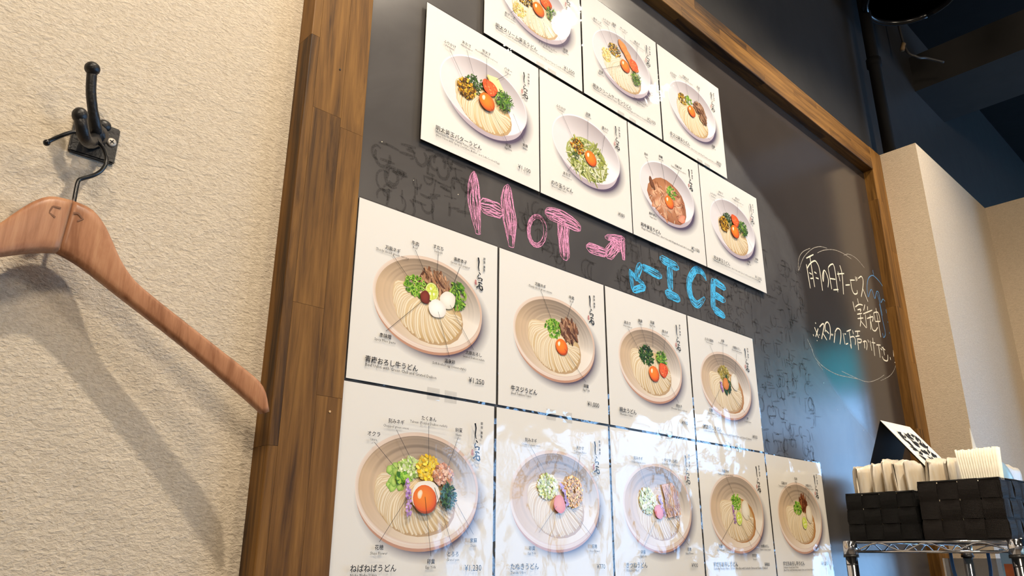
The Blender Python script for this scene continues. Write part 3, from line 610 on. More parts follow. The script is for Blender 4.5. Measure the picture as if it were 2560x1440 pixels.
# ------------------------------------------------------------------ laminated menu cards
class Print:
    """flat printed shapes on a card, in card units: u to the right, v down, both 0..1"""
    STEP = 4e-6
    def __init__(s, w, h, z0=2e-5): s.w = w; s.h = h; s.v = []; s.f = []; s.c = []; s.z = z0
    def pt(s, u, v): return (u * s.w, -s.z, -v * s.h)
    def up(s): s.z += s.STEP
    def poly(s, pts, col):
        s.up(); b = len(s.v)
        for u, v in pts: s.v.append(s.pt(u, v)); s.c.append(col)
        s.f.append(tuple(range(b, b + len(pts))))
    def disc(s, cu, cv, ru, rv, rings, seg, colfn, shape=None, rot=0.0):
        """colfn(r, a) with r 0..1; rings list of radii"""
        s.up(); b = len(s.v); cr, sr = math.cos(rot), math.sin(rot)
        s.v.append(s.pt(cu, cv)); s.c.append(colfn(0.0, 0.0))
        for r in rings:
            for k in range(seg):
                a = 2 * PI * k / seg; q = r * (shape(a) if shape else 1.0)
                x = ru * q * math.cos(a); y = rv * q * math.sin(a)
                s.v.append(s.pt(cu + x * cr - y * sr, cv + x * sr + y * cr)); s.c.append(colfn(r, a))
        for k in range(seg): s.f.append((b, b + 1 + k, b + 1 + (k + 1) % seg))
        for i in range(len(rings) - 1):
            o0 = b + 1 + i * seg; o1 = o0 + seg
            for k in range(seg): s.f.append((o0 + k, o1 + k, o1 + (k + 1) % seg, o0 + (k + 1) % seg))
    def ring(s, cu, cv, ru0, rv0, ru1, rv1, seg, colfn, off=(0, 0), steps=4):
        s.up(); b = len(s.v)
        for i in range(steps + 1):
            t = i / steps
            for k in range(seg):
                a = 2 * PI * k / seg
                s.v.append(s.pt(cu + off[0]*t + (ru0 + (ru1-ru0)*t) * math.cos(a), cv + off[1]*t + (rv0 + (rv1-rv0)*t) * math.sin(a))); s.c.append(colfn(t, a))
        for i in range(steps):
            o0 = b + i * seg; o1 = o0 + seg
            for k in range(seg): s.f.append((o0 + k, o1 + k, o1 + (k + 1) % seg, o0 + (k + 1) % seg))
    def ribbon(s, pts, w, ce, cm, taper=0.0):
        s.up(); b = len(s.v); n = len(pts)
        for i, p in enumerate(pts):
            q0 = pts[max(i-1, 0)]; q1 = pts[min(i+1, n-1)]; dx = q1[0]-q0[0]; dy = q1[1]-q0[1]; L = math.hypot(dx, dy) or 1; nx, ny = -dy/L, dx/L
            t = i/(n-1); ww = (w[i] if isinstance(w, list) else w) * 0.5 * (1 - taper * abs(2*t - 1) ** 3)
            e = ce(t) if callable(ce) else ce; m = cm(t) if callable(cm) else cm
            for sg, c in ((-1, e), (0, m), (1, e)): s.v.append(s.pt(p[0] + nx*ww*sg, p[1] + ny*ww*sg)); s.c.append(c)
        for i in range(n - 1):
            o = b + 3 * i; s.f.append((o, o+1, o+4, o+3)); s.f.append((o+1, o+2, o+5, o+4))
    def line(s, u0, v0, u1, v1, w=0.0022, col=(0.02, 0.018, 0.016, 1)): s.ribbon([(u0, v0), (u1, v1)], w, col, col)
    def build(s, name, parent):
        m = mesh_from(name, s.v, s.f); a = m.color_attributes.new('Col', 'FLOAT_COLOR', 'POINT')
        a.data.foreach_set('color', [x for c in s.c for x in c]); return link_obj(name, m, parent, M['printed'])
PAPER = rgb(230, 226, 219)
def jit(c, a, r=rnd):
    k = 1 + r.uniform(-a, a); return (min(1, c[0]*k), min(1, c[1]*k), min(1, c[2]*k), 1)
def chop(P, cu, cv, ru, rv, cols, n, size, elong=1.5):
    if n > 45: ru *= 1.14; rv *= 1.14; n = int(n * 1.3)
    for k in range(n):
        a = rnd.uniform(0, 2*PI); r = math.sqrt(rnd.random()); c = jit(rnd.choice(cols), .3); q = size * 1.12 * rnd.uniform(.6, 1.3); th = rnd.uniform(0, PI)
        u = cu + ru*r*math.cos(a); v = cv + rv*r*math.sin(a); c2 = jit(c, .35)
        P.up(); b = len(P.v); P.v.append(P.pt(u, v)); P.c.append(c2)
        for j in range(6):
            t = j*PI/3; x = q*elong*math.cos(t)*rnd.uniform(.8, 1.15); y = q*math.sin(t)*rnd.uniform(.8, 1.15)
            P.v.append(P.pt(u + x*math.cos(th) - y*math.sin(th), v + x*math.sin(th) + y*math.cos(th))); P.c.append(c)
        for j in range(6): P.f.append((b, b+1+j, b+1+(j+1) % 6))
def rings_chop(P, cu, cv, ru, rv, n, size):
    ru *= 1.15; rv *= 1.15; n = int(n * 1.4)
    """sliced spring onion: little green rings"""
    for k in range(n):
        a = rnd.uniform(0, 2*PI); r = math.sqrt(rnd.random()); u = cu + ru*r*math.cos(a); v = cv + rv*r*math.sin(a); q = size*rnd.uniform(.7, 1.2)
        c = jit(rnd.choice([hx('7cae2a'), hx('98c63c'), hx('4f8420'), hx('b4d860')]), .2); d = jit(hx('3d6a18'), .3); e = rnd.uniform(.55, 1)
        P.disc(u, v, q, q*e, [.45, .6, 1.0], 7, lambda r_, a_: d if r_ < .5 else c, rot=rnd.uniform(0, PI))
def strips(P, cu, cv, ru, rv, cols, n, ln, w, ang=None, spread=PI):
    if n < 165: ru *= 1.15; rv *= 1.15; n = int(n * 1.35)
    for k in range(n):
        a = rnd.uniform(0, 2*PI); r = math.sqrt(rnd.random()); u = cu + ru*r*math.cos(a); v = cv + rv*r*math.sin(a)
        th = (ang if ang is not None else 0) + rnd.uniform(-spread, spread)/2; c = jit(rnd.choice(cols), .3); L = ln*rnd.uniform(.6, 1.2); bend = rnd.uniform(-.5, .5)
        pts = [(u + L*(t-.5)*math.cos(th) - bend*L*(t*(1-t))*math.sin(th), v + L*(t-.5)*math.sin(th) + bend*L*(t*(1-t))*math.cos(th)) for t in (0, .25, .5, .75, 1)]
        P.ribbon(pts, w*rnd.uniform(.7, 1.2), jit(mixc(c, (0, 0, 0), .45), .1), c, .6)
def soft(P, cu, cv, ru, rv, cc, ce, wob=0.08, rot=0.0, seed=1, lo=(-.3, -.3)):
    r0 = random.Random(seed); ph = [r0.uniform(0, 6) for _ in range(4)]
    shp = lambda a: 1 + wob*(math.sin(2*a+ph[0]) + .6*math.sin(3*a+ph[1]) + .4*math.sin(5*a+ph[2]))
    def cf(r, a):
        k = max(0, min(1, r*r*.75 + .35*r*(math.cos(a)*-lo[0] + math.sin(a)*-lo[1]))); return mixc(cc, ce, k)
    P.disc(cu, cv, ru, rv, [.3, .55, .78, .92, 1.0], 20, cf, shp, rot)
def yolk(P, cu, cv, r=0.05):
    soft(P, cu + .004, cv + .008, r*1.04, r*.98, hx('c9561a'), hx('a8440f'), .02)
    soft(P, cu, cv, r, r*.94, hx('f98a1e'), hx('e2500c'), .02, lo=(-.35, -.45))
    soft(P, cu - r*.42, cv - r*.25, r*.20, r*.34, hx('fff0d8'), hx('fbb766'), .08, .4)
def mentaiko(P, cu, cv, ru=.05, rv=.055, rot=.2, seed=3):
    soft(P, cu, cv, ru, rv, hx('f2662c'), hx('c93f14'), .10, rot, seed)
    chop(P, cu, cv, ru*.8, rv*.8, [hx('f58a4c'), hx('e04a1c'), hx('ff9a62')], 22, .0045, 1.2)
def sudachi(P, cu, cv, ru=.045, rv=.055):
    P.disc(cu, cv, ru, rv, [.8, .88, 1.0], 22, lambda r, a: hx('c9d84a') if r < .85 else (hx('eef0b0') if r < .95 else hx('7f9c1e')))
    for k in range(8):
        a = 2*PI*k/8 + .2; P.poly([(cu + ru*.12*math.cos(a), cv + rv*.12*math.sin(a)), (cu + ru*.74*math.cos(a-.3), cv + rv*.74*math.sin(a-.3)), (cu + ru*.78*math.cos(a), cv + rv*.78*math.sin(a)), (cu + ru*.74*math.cos(a+.3), cv + rv*.74*math.sin(a+.3))], jit(hx('dbe46c'), .1))
    for a in (.6, 2.4, 4.2): soft(P, cu + ru*.35*math.cos(a), cv + rv*.35*math.sin(a), .007, .010, hx('fbf8d8'), hx('e6e8a0'), .05)
def flower(P, u0, v0, u1, v1, n=16):
    P.ribbon([(u0, v0), ((u0+u1)/2 + .004, (v0+v1)/2), (u1, v1)], .005, hx('7d9446'), hx('9fb060'))
    for k in range(n):
        t = k/(n-1); chop(P, u0 + (u1-u0)*t, v0 + (v1-v0)*t, .014, .008, [hx('b58ac8'), hx('c9a2d8'), hx('94649f')], 3, .0065, 1.1)
def noodles(P, cu=.50, cv=.56, ru=.225, rv=.165, cream=False, n=40, seed=5):
    r0 = random.Random(seed)
    lt = hx('f8ead0') if not cream else hx('f9f0de'); md = hx('eed8ae') if not cream else hx('f0e0c2'); dk = hx('c09a5e') if not cream else hx('cdb084')
    soft(P, cu + .006, cv + .010, ru*1.02, rv*1.03, hx('b8956a'), hx('c2a27a'), .02)
    soft(P, cu, cv, ru, rv, md, dk, .02)
    for k in range(n):
        t = max(0, min(1, (k + r0.uniform(-.3, .3))/(n - 1)))
        a = math.radians(200 - 208*t + r0.uniform(-4, 4))
        e = (cu + ru*math.cos(a)*r0.uniform(.96, 1.02), cv + rv*math.sin(a)*r0.uniform(.95, 1.04))
        s0 = (cu - ru*.32 + ru*.66*t + r0.uniform(-.012, .012), cv - rv*.80 + rv*.50*t*t + r0.uniform(-.012, .012))
        bulge = -.070*(1 - t) - .012
        c1 = (s0[0]*.55 + e[0]*.45 + bulge*1.1, s0[1]*.55 + e[1]*.45 - .014 + .05*(t - .5)); c2 = (s0[0]*.2 + e[0]*.8 + bulge*.75, s0[1]*.2 + e[1]*.8 - .004)
        pts = [(p.x, p.y) for p in catmull([s0 + (0,), c1 + (0,), c2 + (0,), e + (0,)], 4)]
        sh = r0.uniform(.90, 1.04)
        P.ribbon(pts, .0195*r0.uniform(.85, 1.15), lambda q: jit(mixc(dk, md, .25 + .35*(1 - q)), .04, r0), lambda q, sh=sh: tuple(min(1, x*sh*(1 - .10*q*q)) for x in lt[:3]) + (1,), .2)
def shadow_under(P, cu, cv, ru, rv, du, dv, col, k=1.0):
    P.disc(cu + du, cv + dv, ru*1.10, rv*1.14, [.5, .80, .86, .92, .96, 1.0], 56, lambda r, a: mixc(col, PAPER, max(0, min(1, (r - .80)/.20)) ** .8))
def ceramic_bowl(P, k=0):
    r0 = random.Random(11 + k)
    cu, cv, ru, rv = (.50, .487, .383, .268) if k != 4 else (.497, .492, .392, .285)
    shadow_under(P, cu, cv + .012, ru, rv, .034, .042, hx('5c5060'))
    P.disc(cu + .002, cv + .030, ru*.985, rv*1.005, [.6, .8, .9, 1.0], 64, lambda r, a: mixc(hx('c69678') if math.sin(a) > .2 else hx('d0b49c'), hx('b98a74'), max(0, math.sin(a))*.6))
    P.disc(cu + .001, cv + .016, ru*.995, rv*1.0, [.9, 1.0], 64, lambda r, a: mixc(hx('d9b8a2'), hx('e6d2c2'), .5 + .5*math.cos(a - 2.2)))
    P.disc(cu, cv, ru, rv, [.9, .96, 1.0], 64, lambda r, a: mixc(hx('e2cdbb'), hx('d8b8a2'), .5 - .5*math.cos(a - 3.6)) if r < .98 else mixc(hx('d6bba8'), hx('efe4da'), .5 + .5*math.cos(a - 2.5)))
    bands = [r0.uniform(-.30, .20) for _ in range(64)]
    def inner(r, a):
        # dark brush bands on the far (upper left) wall, warm centre, light right side
        far = max(0, -math.sin(a - .25)); left = max(0, -math.cos(a)); right = max(0, math.cos(a))
        base = mixc(hx('e4cdb0'), hx('f1e8dc'), min(1, right*.9*r + max(0, math.sin(a))*.35))
        sm = max(0, min(1, (r - .30)/.45)); sm = sm*sm*(3 - 2*sm); base = mixc(base, hx('7d6c5e'), min(.82, (far ** .7)*sm*.80 + left*.12*sm))
        base = mixc(base, hx('c0935f'), left*.38*r*(1 - far*.5))
        b = bands[int(r*46) % 64]*(far + .25*left)
        return tuple(max(0, min(1, x*(1 + b))) for x in base[:3]) + (1,)
    P.disc(cu + .002, cv + .004, ru*.955, rv*.945, [.12 + .88*i/30 for i in range(31)], 72, inner)
def white_bowl(P, k=0):
    cu, cv, ru, rv = .50, .465, .384, .262
    shadow_under(P, cu, cv + .02, ru*.99, rv*1.0, .036, .05, hx('564a62'), 1)
    P.disc(cu + .012, cv + .045, ru*.90, rv*.98, [.6, .85, 1.0], 64, lambda r, a: mixc(hx('cfc4cc'), hx('b8a8b0'), max(0, math.sin(a))))
    P.disc(cu, cv, ru, rv, [.9, .965, 1.0], 64, lambda r, a: hx('f1ecef') if r < .98 else mixc(hx('e6dfe2'), hx('c9bfc6'), .5 - .5*math.cos(a - 4.2)))
    def inner(r, a):
        far = max(0, -math.sin(a - .35)); right = max(0, math.cos(a - .3))
        c = mixc(hx('e3dcdd'), hx('f3eff1'), right); return mixc(c, hx('a29699'), (far ** .8)*.85*min(1, r*1.1))
    P.disc(cu + .002, cv + .003, ru*.972, rv*.962, [.15 + .85*i/12 for i in range(13)], 64, inner)
GRN = [hx('5f9a22'), hx('86ba34'), hx('3f7218'), hx('a8d04c')]; DGR = [hx('2f4a1a'), hx('3f6a22'), hx('22380f'), hx('587f30')]
BEEF = [hx('8a5a3c'), hx('b0805c'), hx('6a4028'), hx('c89a76')]; FUR = [hx('d69a1e'), hx('e8bc3c'), hx('8a5a14'), hx('4a3412')]
def food(P, key):
    if key in ('2B',):
        soft(P, .50, .55, .225, .175, hx('c8cc84'), hx('8a9440'), .03)
        strips(P, .50, .555, .20, .15, [hx('e6e4b0'), hx('d4d890'), hx('f0ecc8'), hx('a8b050')], 170, .13, .016, spread=2*PI)
        strips(P, .50, .56, .19, .14, [hx('6f8a2c'), hx('4f6a1c')], 50, .03, .006, spread=2*PI)
        chop(P, .385, .485, .07, .055, FUR + [hx('b8641c')], 119, 0.00505); strips(P, .362, .575, .03, .03, DGR, 22, .02, .005); yolk(P, .525, .529, .062); return
    if key == '2C':
        soft(P, .49, .55, .26, .20, hx('c98a5e'), hx('8f5432'), .05)
        for k in range(26):
            a = rnd.uniform(0, 2*PI); r = math.sqrt(rnd.random()); u = .49 + .20*r*math.cos(a); v = .55 + .15*r*math.sin(a)
            soft(P, u, v, rnd.uniform(.035, .075), rnd.uniform(.022, .045), jit(hx('e2b08a'), .12), jit(hx('b26a42'), .2), .16, rnd.uniform(0, 3), k)
        strips(P, .49, .55, .22, .16, [hx('f0d0b0'), hx('a85e3a'), hx('d88a64')], 60, .06, .006, spread=2*PI)
        soft(P, .28, .46, .05, .03, hx('7a4a30'), hx('5a3018'), .2, 1.0, 3); soft(P, .68, .66, .06, .03, hx('f0a080'), hx('d8785a'), .2, -.4, 5)
        rings_chop(P, .549, .455, .055, .05, 34, .012); yolk(P, .505, .552, .058); return
    cream = key in ('1A', '1B')
    if key[0] in '12': noodles(P, .505, .575, .225, .150, cream, 38, seed=ord(key[1]))
    elif key == '4A': noodles(P, .485, .575, .235, .150, False, 44, 3)
    elif key in ('3D', '4D', '4E'):
        soft(P, .52, .56, .235, .175, hx('c08a4c'), hx('b47c42'), .03); noodles(P, .50, .555, .22, .158, False, 42, ord(key[0]))
    else: noodles(P, .505, .555, .225, .162, False, 42, ord(key[1]) + 3)
    if key == '1A':
        chop(P, .33, .62, .06, .05, [hx('f0d890'), hx('e6c468'), hx('f6e4b0')], 102, 0.0058); chop(P, .386, .48, .07, .06, FUR + [hx('2a2010')], 136, 0.0050); mentaiko(P, .602, .40, .06, .06); strips(P, .67, .475, .055, .055, DGR + GRN, 80, .03, .006); yolk(P, .519, .505, .058)
        chop(P, .53, .66, .17, .09, [hx('4a3a2a'), hx('7a6a50')], 40, .0018)
    elif key == '1B':
        chop(P, .29, .50, .05, .06, [hx('f0d890'), hx('e6c468')], 85, 0.0058); chop(P, .40, .40, .07, .055, FUR + [hx('3a4a18')], 136, 0.0050)
        for k in range(6): soft(P, .51 + .026*k, .31 + .026*k, .075, .042, jit(hx('f0a04c'), .08), hx('c86a24'), .12, .6, k)
        mentaiko(P, .645, .43, .05, .065); yolk(P, .524, .489, .058); strips(P, .667, .55, .055, .06, DGR + GRN, 90, .03, .006); chop(P, .47, .62, .15, .09, [hx('4a3a2a'), hx('7a6a50')], 40, .0018)
    elif key == '1C':
        chop(P, .345, .425, .06, .05, FUR + [hx('9a8a48')], 136, 0.0050); rings_chop(P, .44, .40, .045, .04, 24, .011); strips(P, .61, .41, .07, .05, BEEF, 60, .06, .018, .8, 1.6); strips(P, .665, .48, .05, .06, BEEF, 40, .06, .016, .9, 1.2); yolk(P, .468, .497, .056)
    elif key in ('2A', '2D'):
        strips(P, .415, .425, .075, .06, DGR, 120, .026, .007, spread=2*PI); chop(P, .335, .49, .065, .065, FUR, 230, .0055)
        if key == '2A': P.poly([(.51, .30), (.60, .285), (.665, .37), (.575, .40)], hx('f3e3a4')); P.poly([(.51, .30), (.575, .40), (.57, .415), (.503, .312)], hx('e2c878'))
        mentaiko(P, .532, .395, .062, .062); strips(P, .66, .44, .065, .065, DGR + GRN, 110, .04, .007, spread=2*PI); yolk(P, .502, .512, .064)
    elif key == '3A':
        strips(P, .53, .36, .09, .05, BEEF, 70, .07, .018, 1.2, 1.6); rings_chop(P, .395, .415, .068, .05, 60, .0125); strips(P, .69, .40, .055, .075, GRN, 90, .035, .009, 1.0, 2.0)
        sudachi(P, .502, .424, .048, .056); soft(P, .617, .447, .058, .052, hx('f8f4ea'), hx('dcd6c4'), .06, 0, 5); soft(P, .457, .466, .036, .036, hx('8a3a2a'), hx('5a1a12'), .08, 0, 6); soft(P, .544, .515, .060, .056, hx('fffdf8'), hx('e6ddd4'), .04, 0, 7)
    elif key == '3B':
        rings_chop(P, .475, .435, .065, .055, 62, .012); strips(P, .625, .42, .07, .06, BEEF, 90, .06, .018, 1.1, 1.8); yolk(P, .546, .542, .054)
    elif key == '3C':
        strips(P, .447, .435, .085, .075, DGR, 190, .03, .009, spread=2*PI); strips(P, .625, .43, .055, .05, GRN + [hx('c8e070')], 70, .035, .009, spread=2*PI); mentaiko(P, .637, .518, .05, .06); yolk(P, .515, .561, .058)
    elif key == '3D':
        strips(P, .467, .40, .07, .055, [hx('c8b040'), hx('a89030'), hx('dccc70')], 120, .03, .008, spread=2*PI); strips(P, .50, .50, .05, .07, DGR, 40, .04, .012, 1.2, 1.0); soft(P, .622, .455, .06, .07, hx('f2eadc'), hx('d8ccb4'), .05, 0, 2); flower(P, .408, .49, .425, .56, 8); soft(P, .48, .491, .042, .055, hx('e8933c'), hx('b45a1c'), .06, .3, 4)
    elif key == '4A':
        for k in range(16): soft(P, .335 + rnd.uniform(-.035, .045), .455 + rnd.uniform(-.06, .05), .02, .024, jit(hx('c2dc72'), .1), hx('5f9a22'), .12, rnd.uniform(0, 3), k)
        chop(P, .42, .40, .06, .05, [hx('d8e89a'), hx('eef2c8'), hx('b4d470'), hx('a0c450')], 221, 0.0072); chop(P, .38, .45, .04, .03, GRN, 40, .008); chop(P, .533, .388, .06, .055, [hx('f2c818'), hx('e0b010'), hx('f8dc58')], 204, 0.0072)
        chop(P, .632, .418, .058, .05, [hx('d89a70'), hx('c8845a'), hx('ecc0a0')], 187, 0.0065, 1.3); strips(P, .667, .525, .05, .065, DGR, 170, .03, .007, spread=2*PI)
        soft(P, .515, .53, .088, .078, hx('fdf8f0'), hx('ece0cc'), .06, 0, 9); yolk(P, .510, .545, .072); flower(P, .398, .463, .418, .632, 18)
    elif key == '4B':
        chop(P, .415, .43, .075, .065, [hx('d8e080'), hx('eef0c0'), hx('bccc50'), hx('f4f2d8')], 289, 0.0072); chop(P, .63, .45, .075, .085, [hx('e8b030'), hx('d89820'), hx('f4cc60')], 323, 0.0065, 1.2); flower(P, .525, .41, .575, .53, 14); soft(P, .501, .53, .052, .052, hx('f08a4a'), hx('d84a14'), .06, 0, 2)
    elif key == '4C':
        chop(P, .365, .465, .075, .075, [hx('e0e4a0'), hx('f2f2d4'), hx('c4d078')], 323, 0.0072)
        P.poly([(.53, .35), (.66, .33), (.735, .52), (.60, .56)], hx('d89a54')); P.poly([(.56, .34), (.69, .40), (.745, .545), (.585, .575)], hx('e2ac68'))
        strips(P, .64, .46, .075, .08, [hx('eabf80'), hx('c8843c'), hx('d89a54')], 60, .09, .012, 1.2, 1.2); soft(P, .485, .535, .05, .052, hx('f08068'), hx('d04a38'), .08, 0, 3); flower(P, .495, .43, .545, .56, 14)
    elif key == '4D':
        rings_chop(P, .488, .42, .055, .055, 60, .0125); soft(P, .615, .48, .06, .075, hx('f4ecdc'), hx('d6c8ac'), .05, 0, 2); flower(P, .43, .46, .445, .58, 10); sudachi(P, .508, .545, .044, .055)
    elif key == '4E':
        strips(P, .575, .385, .06, .06, [hx('8a4a28'), hx('a8683c'), hx('6a3418')], 70, .06, .016, 1.2, 1.6); rings_chop(P, .46, .43, .055, .05, 55, .0125); soft(P, .655, .475, .058, .075, hx('f0e4d0'), hx('d2c0a0'), .05, 0, 2); sudachi(P, .555, .55, .045, .055)
BRUSH = [([(.839, .119), (.846, .145), (.842, .180), (.846, .200), (.853, .206)], [.012, .010, .008, .006, .003]),
         ([(.848, .214), (.860, .226)], [.008, .007]), ([(.846, .226), (.838, .244), (.842, .254), (.858, .248), (.872, .252), (.868, .266)], [.004, .007, .009, .006, .010, .011]),
         ([(.842, .280), (.858, .277), (.874, .284)], [.009, .007, .006]), ([(.855, .284), (.846, .302), (.828, .316)], [.007, .006, .009]), ([(.852, .300), (.852, .312), (.860, .322), (.876, .324)], [.008, .007, .008, .010]), ([(.852, .299), (.874, .300), (.877, .322)], [.006, .008, .011])]
TITLES = {
 '1A': ('明太クリーム釜玉うどん', ['Mentaiko Cream Kama-Tama Udon   (Hot Udon with Egg and Spicy Cod Roe Cream Sauce)'], '¥1,550'),
 '1B': ('明太クリームサーモンうどん', ['Mentaiko Cream Salmon Udon   (Hot Udon with Egg and Salmon Cream Sauce)'], '¥2,100'),
 '1C': ('牛スジ釜玉うどん', ['Beef Tendon Kama-Tama Udon   (Hot Udon with Beef Tendon and Soft-Cooked Egg)'], '¥990'),
 '2A': ('明太釜玉バターうどん', ['Mentaiko Butter Kama-Tama Udon', '(Hot Udon with Spicy Cod Roe, Butter, and Soft-Cooked Egg)'], '¥1,100'),
 '2B': ('のり玉うどん', ['Nori-Tama Udon'], '¥980'),
 '2C': ('和牛釜玉うどん', ['Wagyu Kama-Tama Udon   (Hot Udon with Wagyu Beef and Soft-Cooked Egg)'], '¥2,150'),
 '2D': ('明太釜玉うどん', ['Mentaiko Kama-Tama Udon   (Hot Udon with Spicy Cod Roe and Soft-Cooked Egg)'], '¥1,000'),
 '3A': ('青唐おろし牛うどん', ['Beef Udon with Green Chili and Grated Daikon'], '¥1,250'),
 '3B': ('牛スジうどん', ['Beef Tendon Udon'], '¥1,000'),
 '3C': ('明太うどん', ['Mentaiko Udon'], '¥990'),
 '3D': ('梅おろしうどん', ['Ume Oroshi Udon   (Udon Noodles with Pickled Plum and Grated Daikon)'], '¥900'),
 '4A': ('ねばねばうどん', ['Neba Neba Udon'], '¥1,230'),
 '4B': ('たぬきうどん', ['Tanuki Udon'], '¥770'),
 '4C': ('きつねうどん', ['Kitsune Udon'], '¥900'),
 '4D': ('すだちおろしうどん', ['Sudachi Oroshi Udon   (Udon Noodles with Sudachi Citrus and Grated Daikon)'], '¥900'),
 '4E': ('すだちおろし牛うどん', ['Sudachi Oroshi Beef Udon', '(Beef Udon with Refreshing Sudachi Citrus and Grated Daikon)'], '¥1,050'),
}
CARD_LABEL = {
 '1A': 'menu card priced ¥1,550, leftmost of the top row, cut by the photo edge',
 '1B': 'menu card of creamy noodles with salmon slices priced ¥2,100 in the top row',
 '1C': 'menu card of beef tendon noodles in a white bowl priced ¥990, top row',
 '2A': 'menu card of noodles with a butter slice and roe priced ¥1,100',
 '2B': 'menu card of green seaweed noodles in a white bowl priced ¥980',
 '2C': 'menu card of a white bowl heaped with pink wagyu beef priced ¥2,150',
 '2D': 'menu card of noodles with roe and yolk, last card above the word ICE',
 '3A': 'menu card of a stoneware bowl with lime slice, white egg and chili priced ¥1,250',
 '3B': 'menu card of a stoneware bowl with onion, beef and one yolk priced ¥1,000',
 '3C': 'menu card of a stoneware bowl with dark seaweed, yolk and roe priced ¥990',
 '3D': 'menu card of a stoneware bowl with a pickled plum priced ¥900',
 '4A': 'menu card of a stoneware bowl with okra, yellow pickle and natto priced ¥1,230',
 '4B': 'menu card of a stoneware bowl with yellow tempura flakes priced ¥770',
 '4C': 'menu card of a stoneware bowl with a fried tofu slab priced ¥900',
 '4D': 'menu card of lime slice noodles with white radish, bottom row, second from right',
 '4E': 'menu card of beef and lime noodles, bottom row, nearest the baskets',
}
ROWS = {1: (0.2887, 0.6619, 0.0041), 2: (0.1883, 0.4506, 0.0025), 3: (0.1086, 0.1382, 0.0037), 4: (0.1059, -0.0706, 0.0042)}
CW, CH = 0.21, 0.20563
TEXTJOBS = []          # (card key, body, u, v baseline, width, align, vertical)
def text_size(body, jp, eng): return sum(jp if ord(ch) > 0x2000 else eng for ch in body)
cards = {}
for key in TITLES:
    r = int(key[0]); i = 'ABCDE'.index(key[1]); x0, z0, g = ROWS[r]; x = x0 + i * (CW + g)
    Y = 0.0 if r < 3 else 0.0042
    k = (Y - CAM_C.y) / (0 - CAM_C.y)
    x = CAM_C.x + (x - CAM_C.x) * k; z = CAM_C.z + (z0 - CAM_C.z) * k; w = CW * k; h = CH * k
    c = tag(empty('menu_card', (x, Y, z)), CARD_LABEL[key], 'menu card', 'laminated menu cards on the chalkboard')
    cards[key] = (c, w, h)
    # paper sheet
    m = mesh_from('paper_sheet', [(0, 0, 0), (w, 0, 0), (w, 0, -h), (0, 0, -h), (0, .0004, 0), (w, .0004, 0), (w, .0004, -h), (0, .0004, -h)], [(0, 3, 2, 1), (4, 5, 6, 7), (0, 1, 5, 4), (1, 2, 6, 5), (2, 3, 7, 6), (3, 0, 4, 7)])
    a = m.color_attributes.new('Col', 'FLOAT_COLOR', 'POINT'); a.data.foreach_set('color', list(PAPER) * 8)
    link_obj('paper_sheet', m, c, M['printed'])
    # clear film margin with rounded corners
    mg = 0.0018; rr = 0.004; bm = bmesh.new(); out = []; inn = []
    for (cx, cz, a0) in ((w + mg - rr, mg - rr, 0), (-mg + rr, mg - rr, 90), (-mg + rr, -h - mg + rr, 180), (w + mg - rr, -h - mg + rr, 270)):
        for q in range(5):
            t = math.radians(a0 + q * 22.5); out.append((cx + rr * math.cos(t), cz + rr * math.sin(t)))
            inn.append((w if a0 in (0, 270) else 0, 0 if a0 < 180 else -h))
    for yy in (-0.0002, 0.0006):
        vo = [bm.verts.new((p[0], yy, p[1])) for p in out]; vi = [bm.verts.new((p[0], yy, p[1])) for p in inn]; n = len(out)
        for q in range(n):
            try: bm.faces.new((vo[q], vo[(q+1) % n], vi[(q+1) % n], vi[q]))
            except ValueError: pass
    bmesh.ops.remove_doubles(bm, verts=bm.verts, dist=1e-6)
    link_obj('film_margin', bm_mesh('film_margin', bm), c, M['film'])
    if r < 3 or True:
        st = box('sticky_pad', (0.02, 0.0004, -0.03), (0.04, BY - Y - 0.0001, -0.01), M['paper'], c)
        st = box('sticky_pad', (w - 0.04, 0.0004, -h + 0.01), (w - 0.02, BY - Y - 0.0001, -h + 0.03), M['paper'], c)
    if r in (1, 3):                            # strips of clear tape across the gap to the card below
        for u in ((.50, .62) if key[1] in 'AC' else (.40, .55)):
            box('clear_tape', (w * u, -0.0006, -h - 0.008), (w * (u + .085), -0.0004, -h + 0.006), M['tape'], c)
    P = Print(w, h)
    (white_bowl if r < 3 else ceramic_bowl)(P, 4 if key == '4A' else r)
    P.build('printed_bowl', c)
    Q = Print(w, h, P.z + 1e-5); food(Q, key); Q.build('printed_noodles', c)
    T = Print(w, h, Q.z + 1e-5)
    for jp, en, u, v, lu0, lv0, lu1, lv1 in LAB[key]:
        T.line(lu0, lv0, lu1, lv1)
        TEXTJOBS.append((key, jp, u, v + .012, text_size(jp, .0245, .014), 'C')); TEXTJOBS.append((key, en, u, v + .036, text_size(en, .0082, .0082), 'C'))
    jt, subs, price = TITLES[key]
    TEXTJOBS.append((key, jt, .098, .898, text_size(jt, .0367, .02), 'L'))
    for q, sline in enumerate(subs): TEXTJOBS.append((key, sline, .101, .922 + .02 * q, min(.80 if len(subs) == 1 else .52, text_size(sline, .0103, .0103)), 'L'))
    TEXTJOBS.append((key, price, .901, .902, .0192 * len(price), 'R'))
    for pts, wd in BRUSH:
        T.ribbon(pts, wd, (0.012, 0.011, 0.011, 1), (0.012, 0.011, 0.011, 1))
    for q, ch in enumerate('銀座蕎麦'): TEXTJOBS.append((key, ch, .888, .122 + .0225 * q + (.008 if q > 1 else 0), .017, 'C'))
    st_c = rgb(176, 52, 48)
    T.ring(.823, .284, .0085, .0175, .0062, .0150, 18, lambda t, a: st_c, steps=1)
    for q in range(5): T.line(.8185, .274 + .005*q, .8275, .2735 + .005*q, .0022, st_c)
    T.line(.823, .271, .823, .297, .0022, st_c)
    cards[key] = (c, w, h, T)
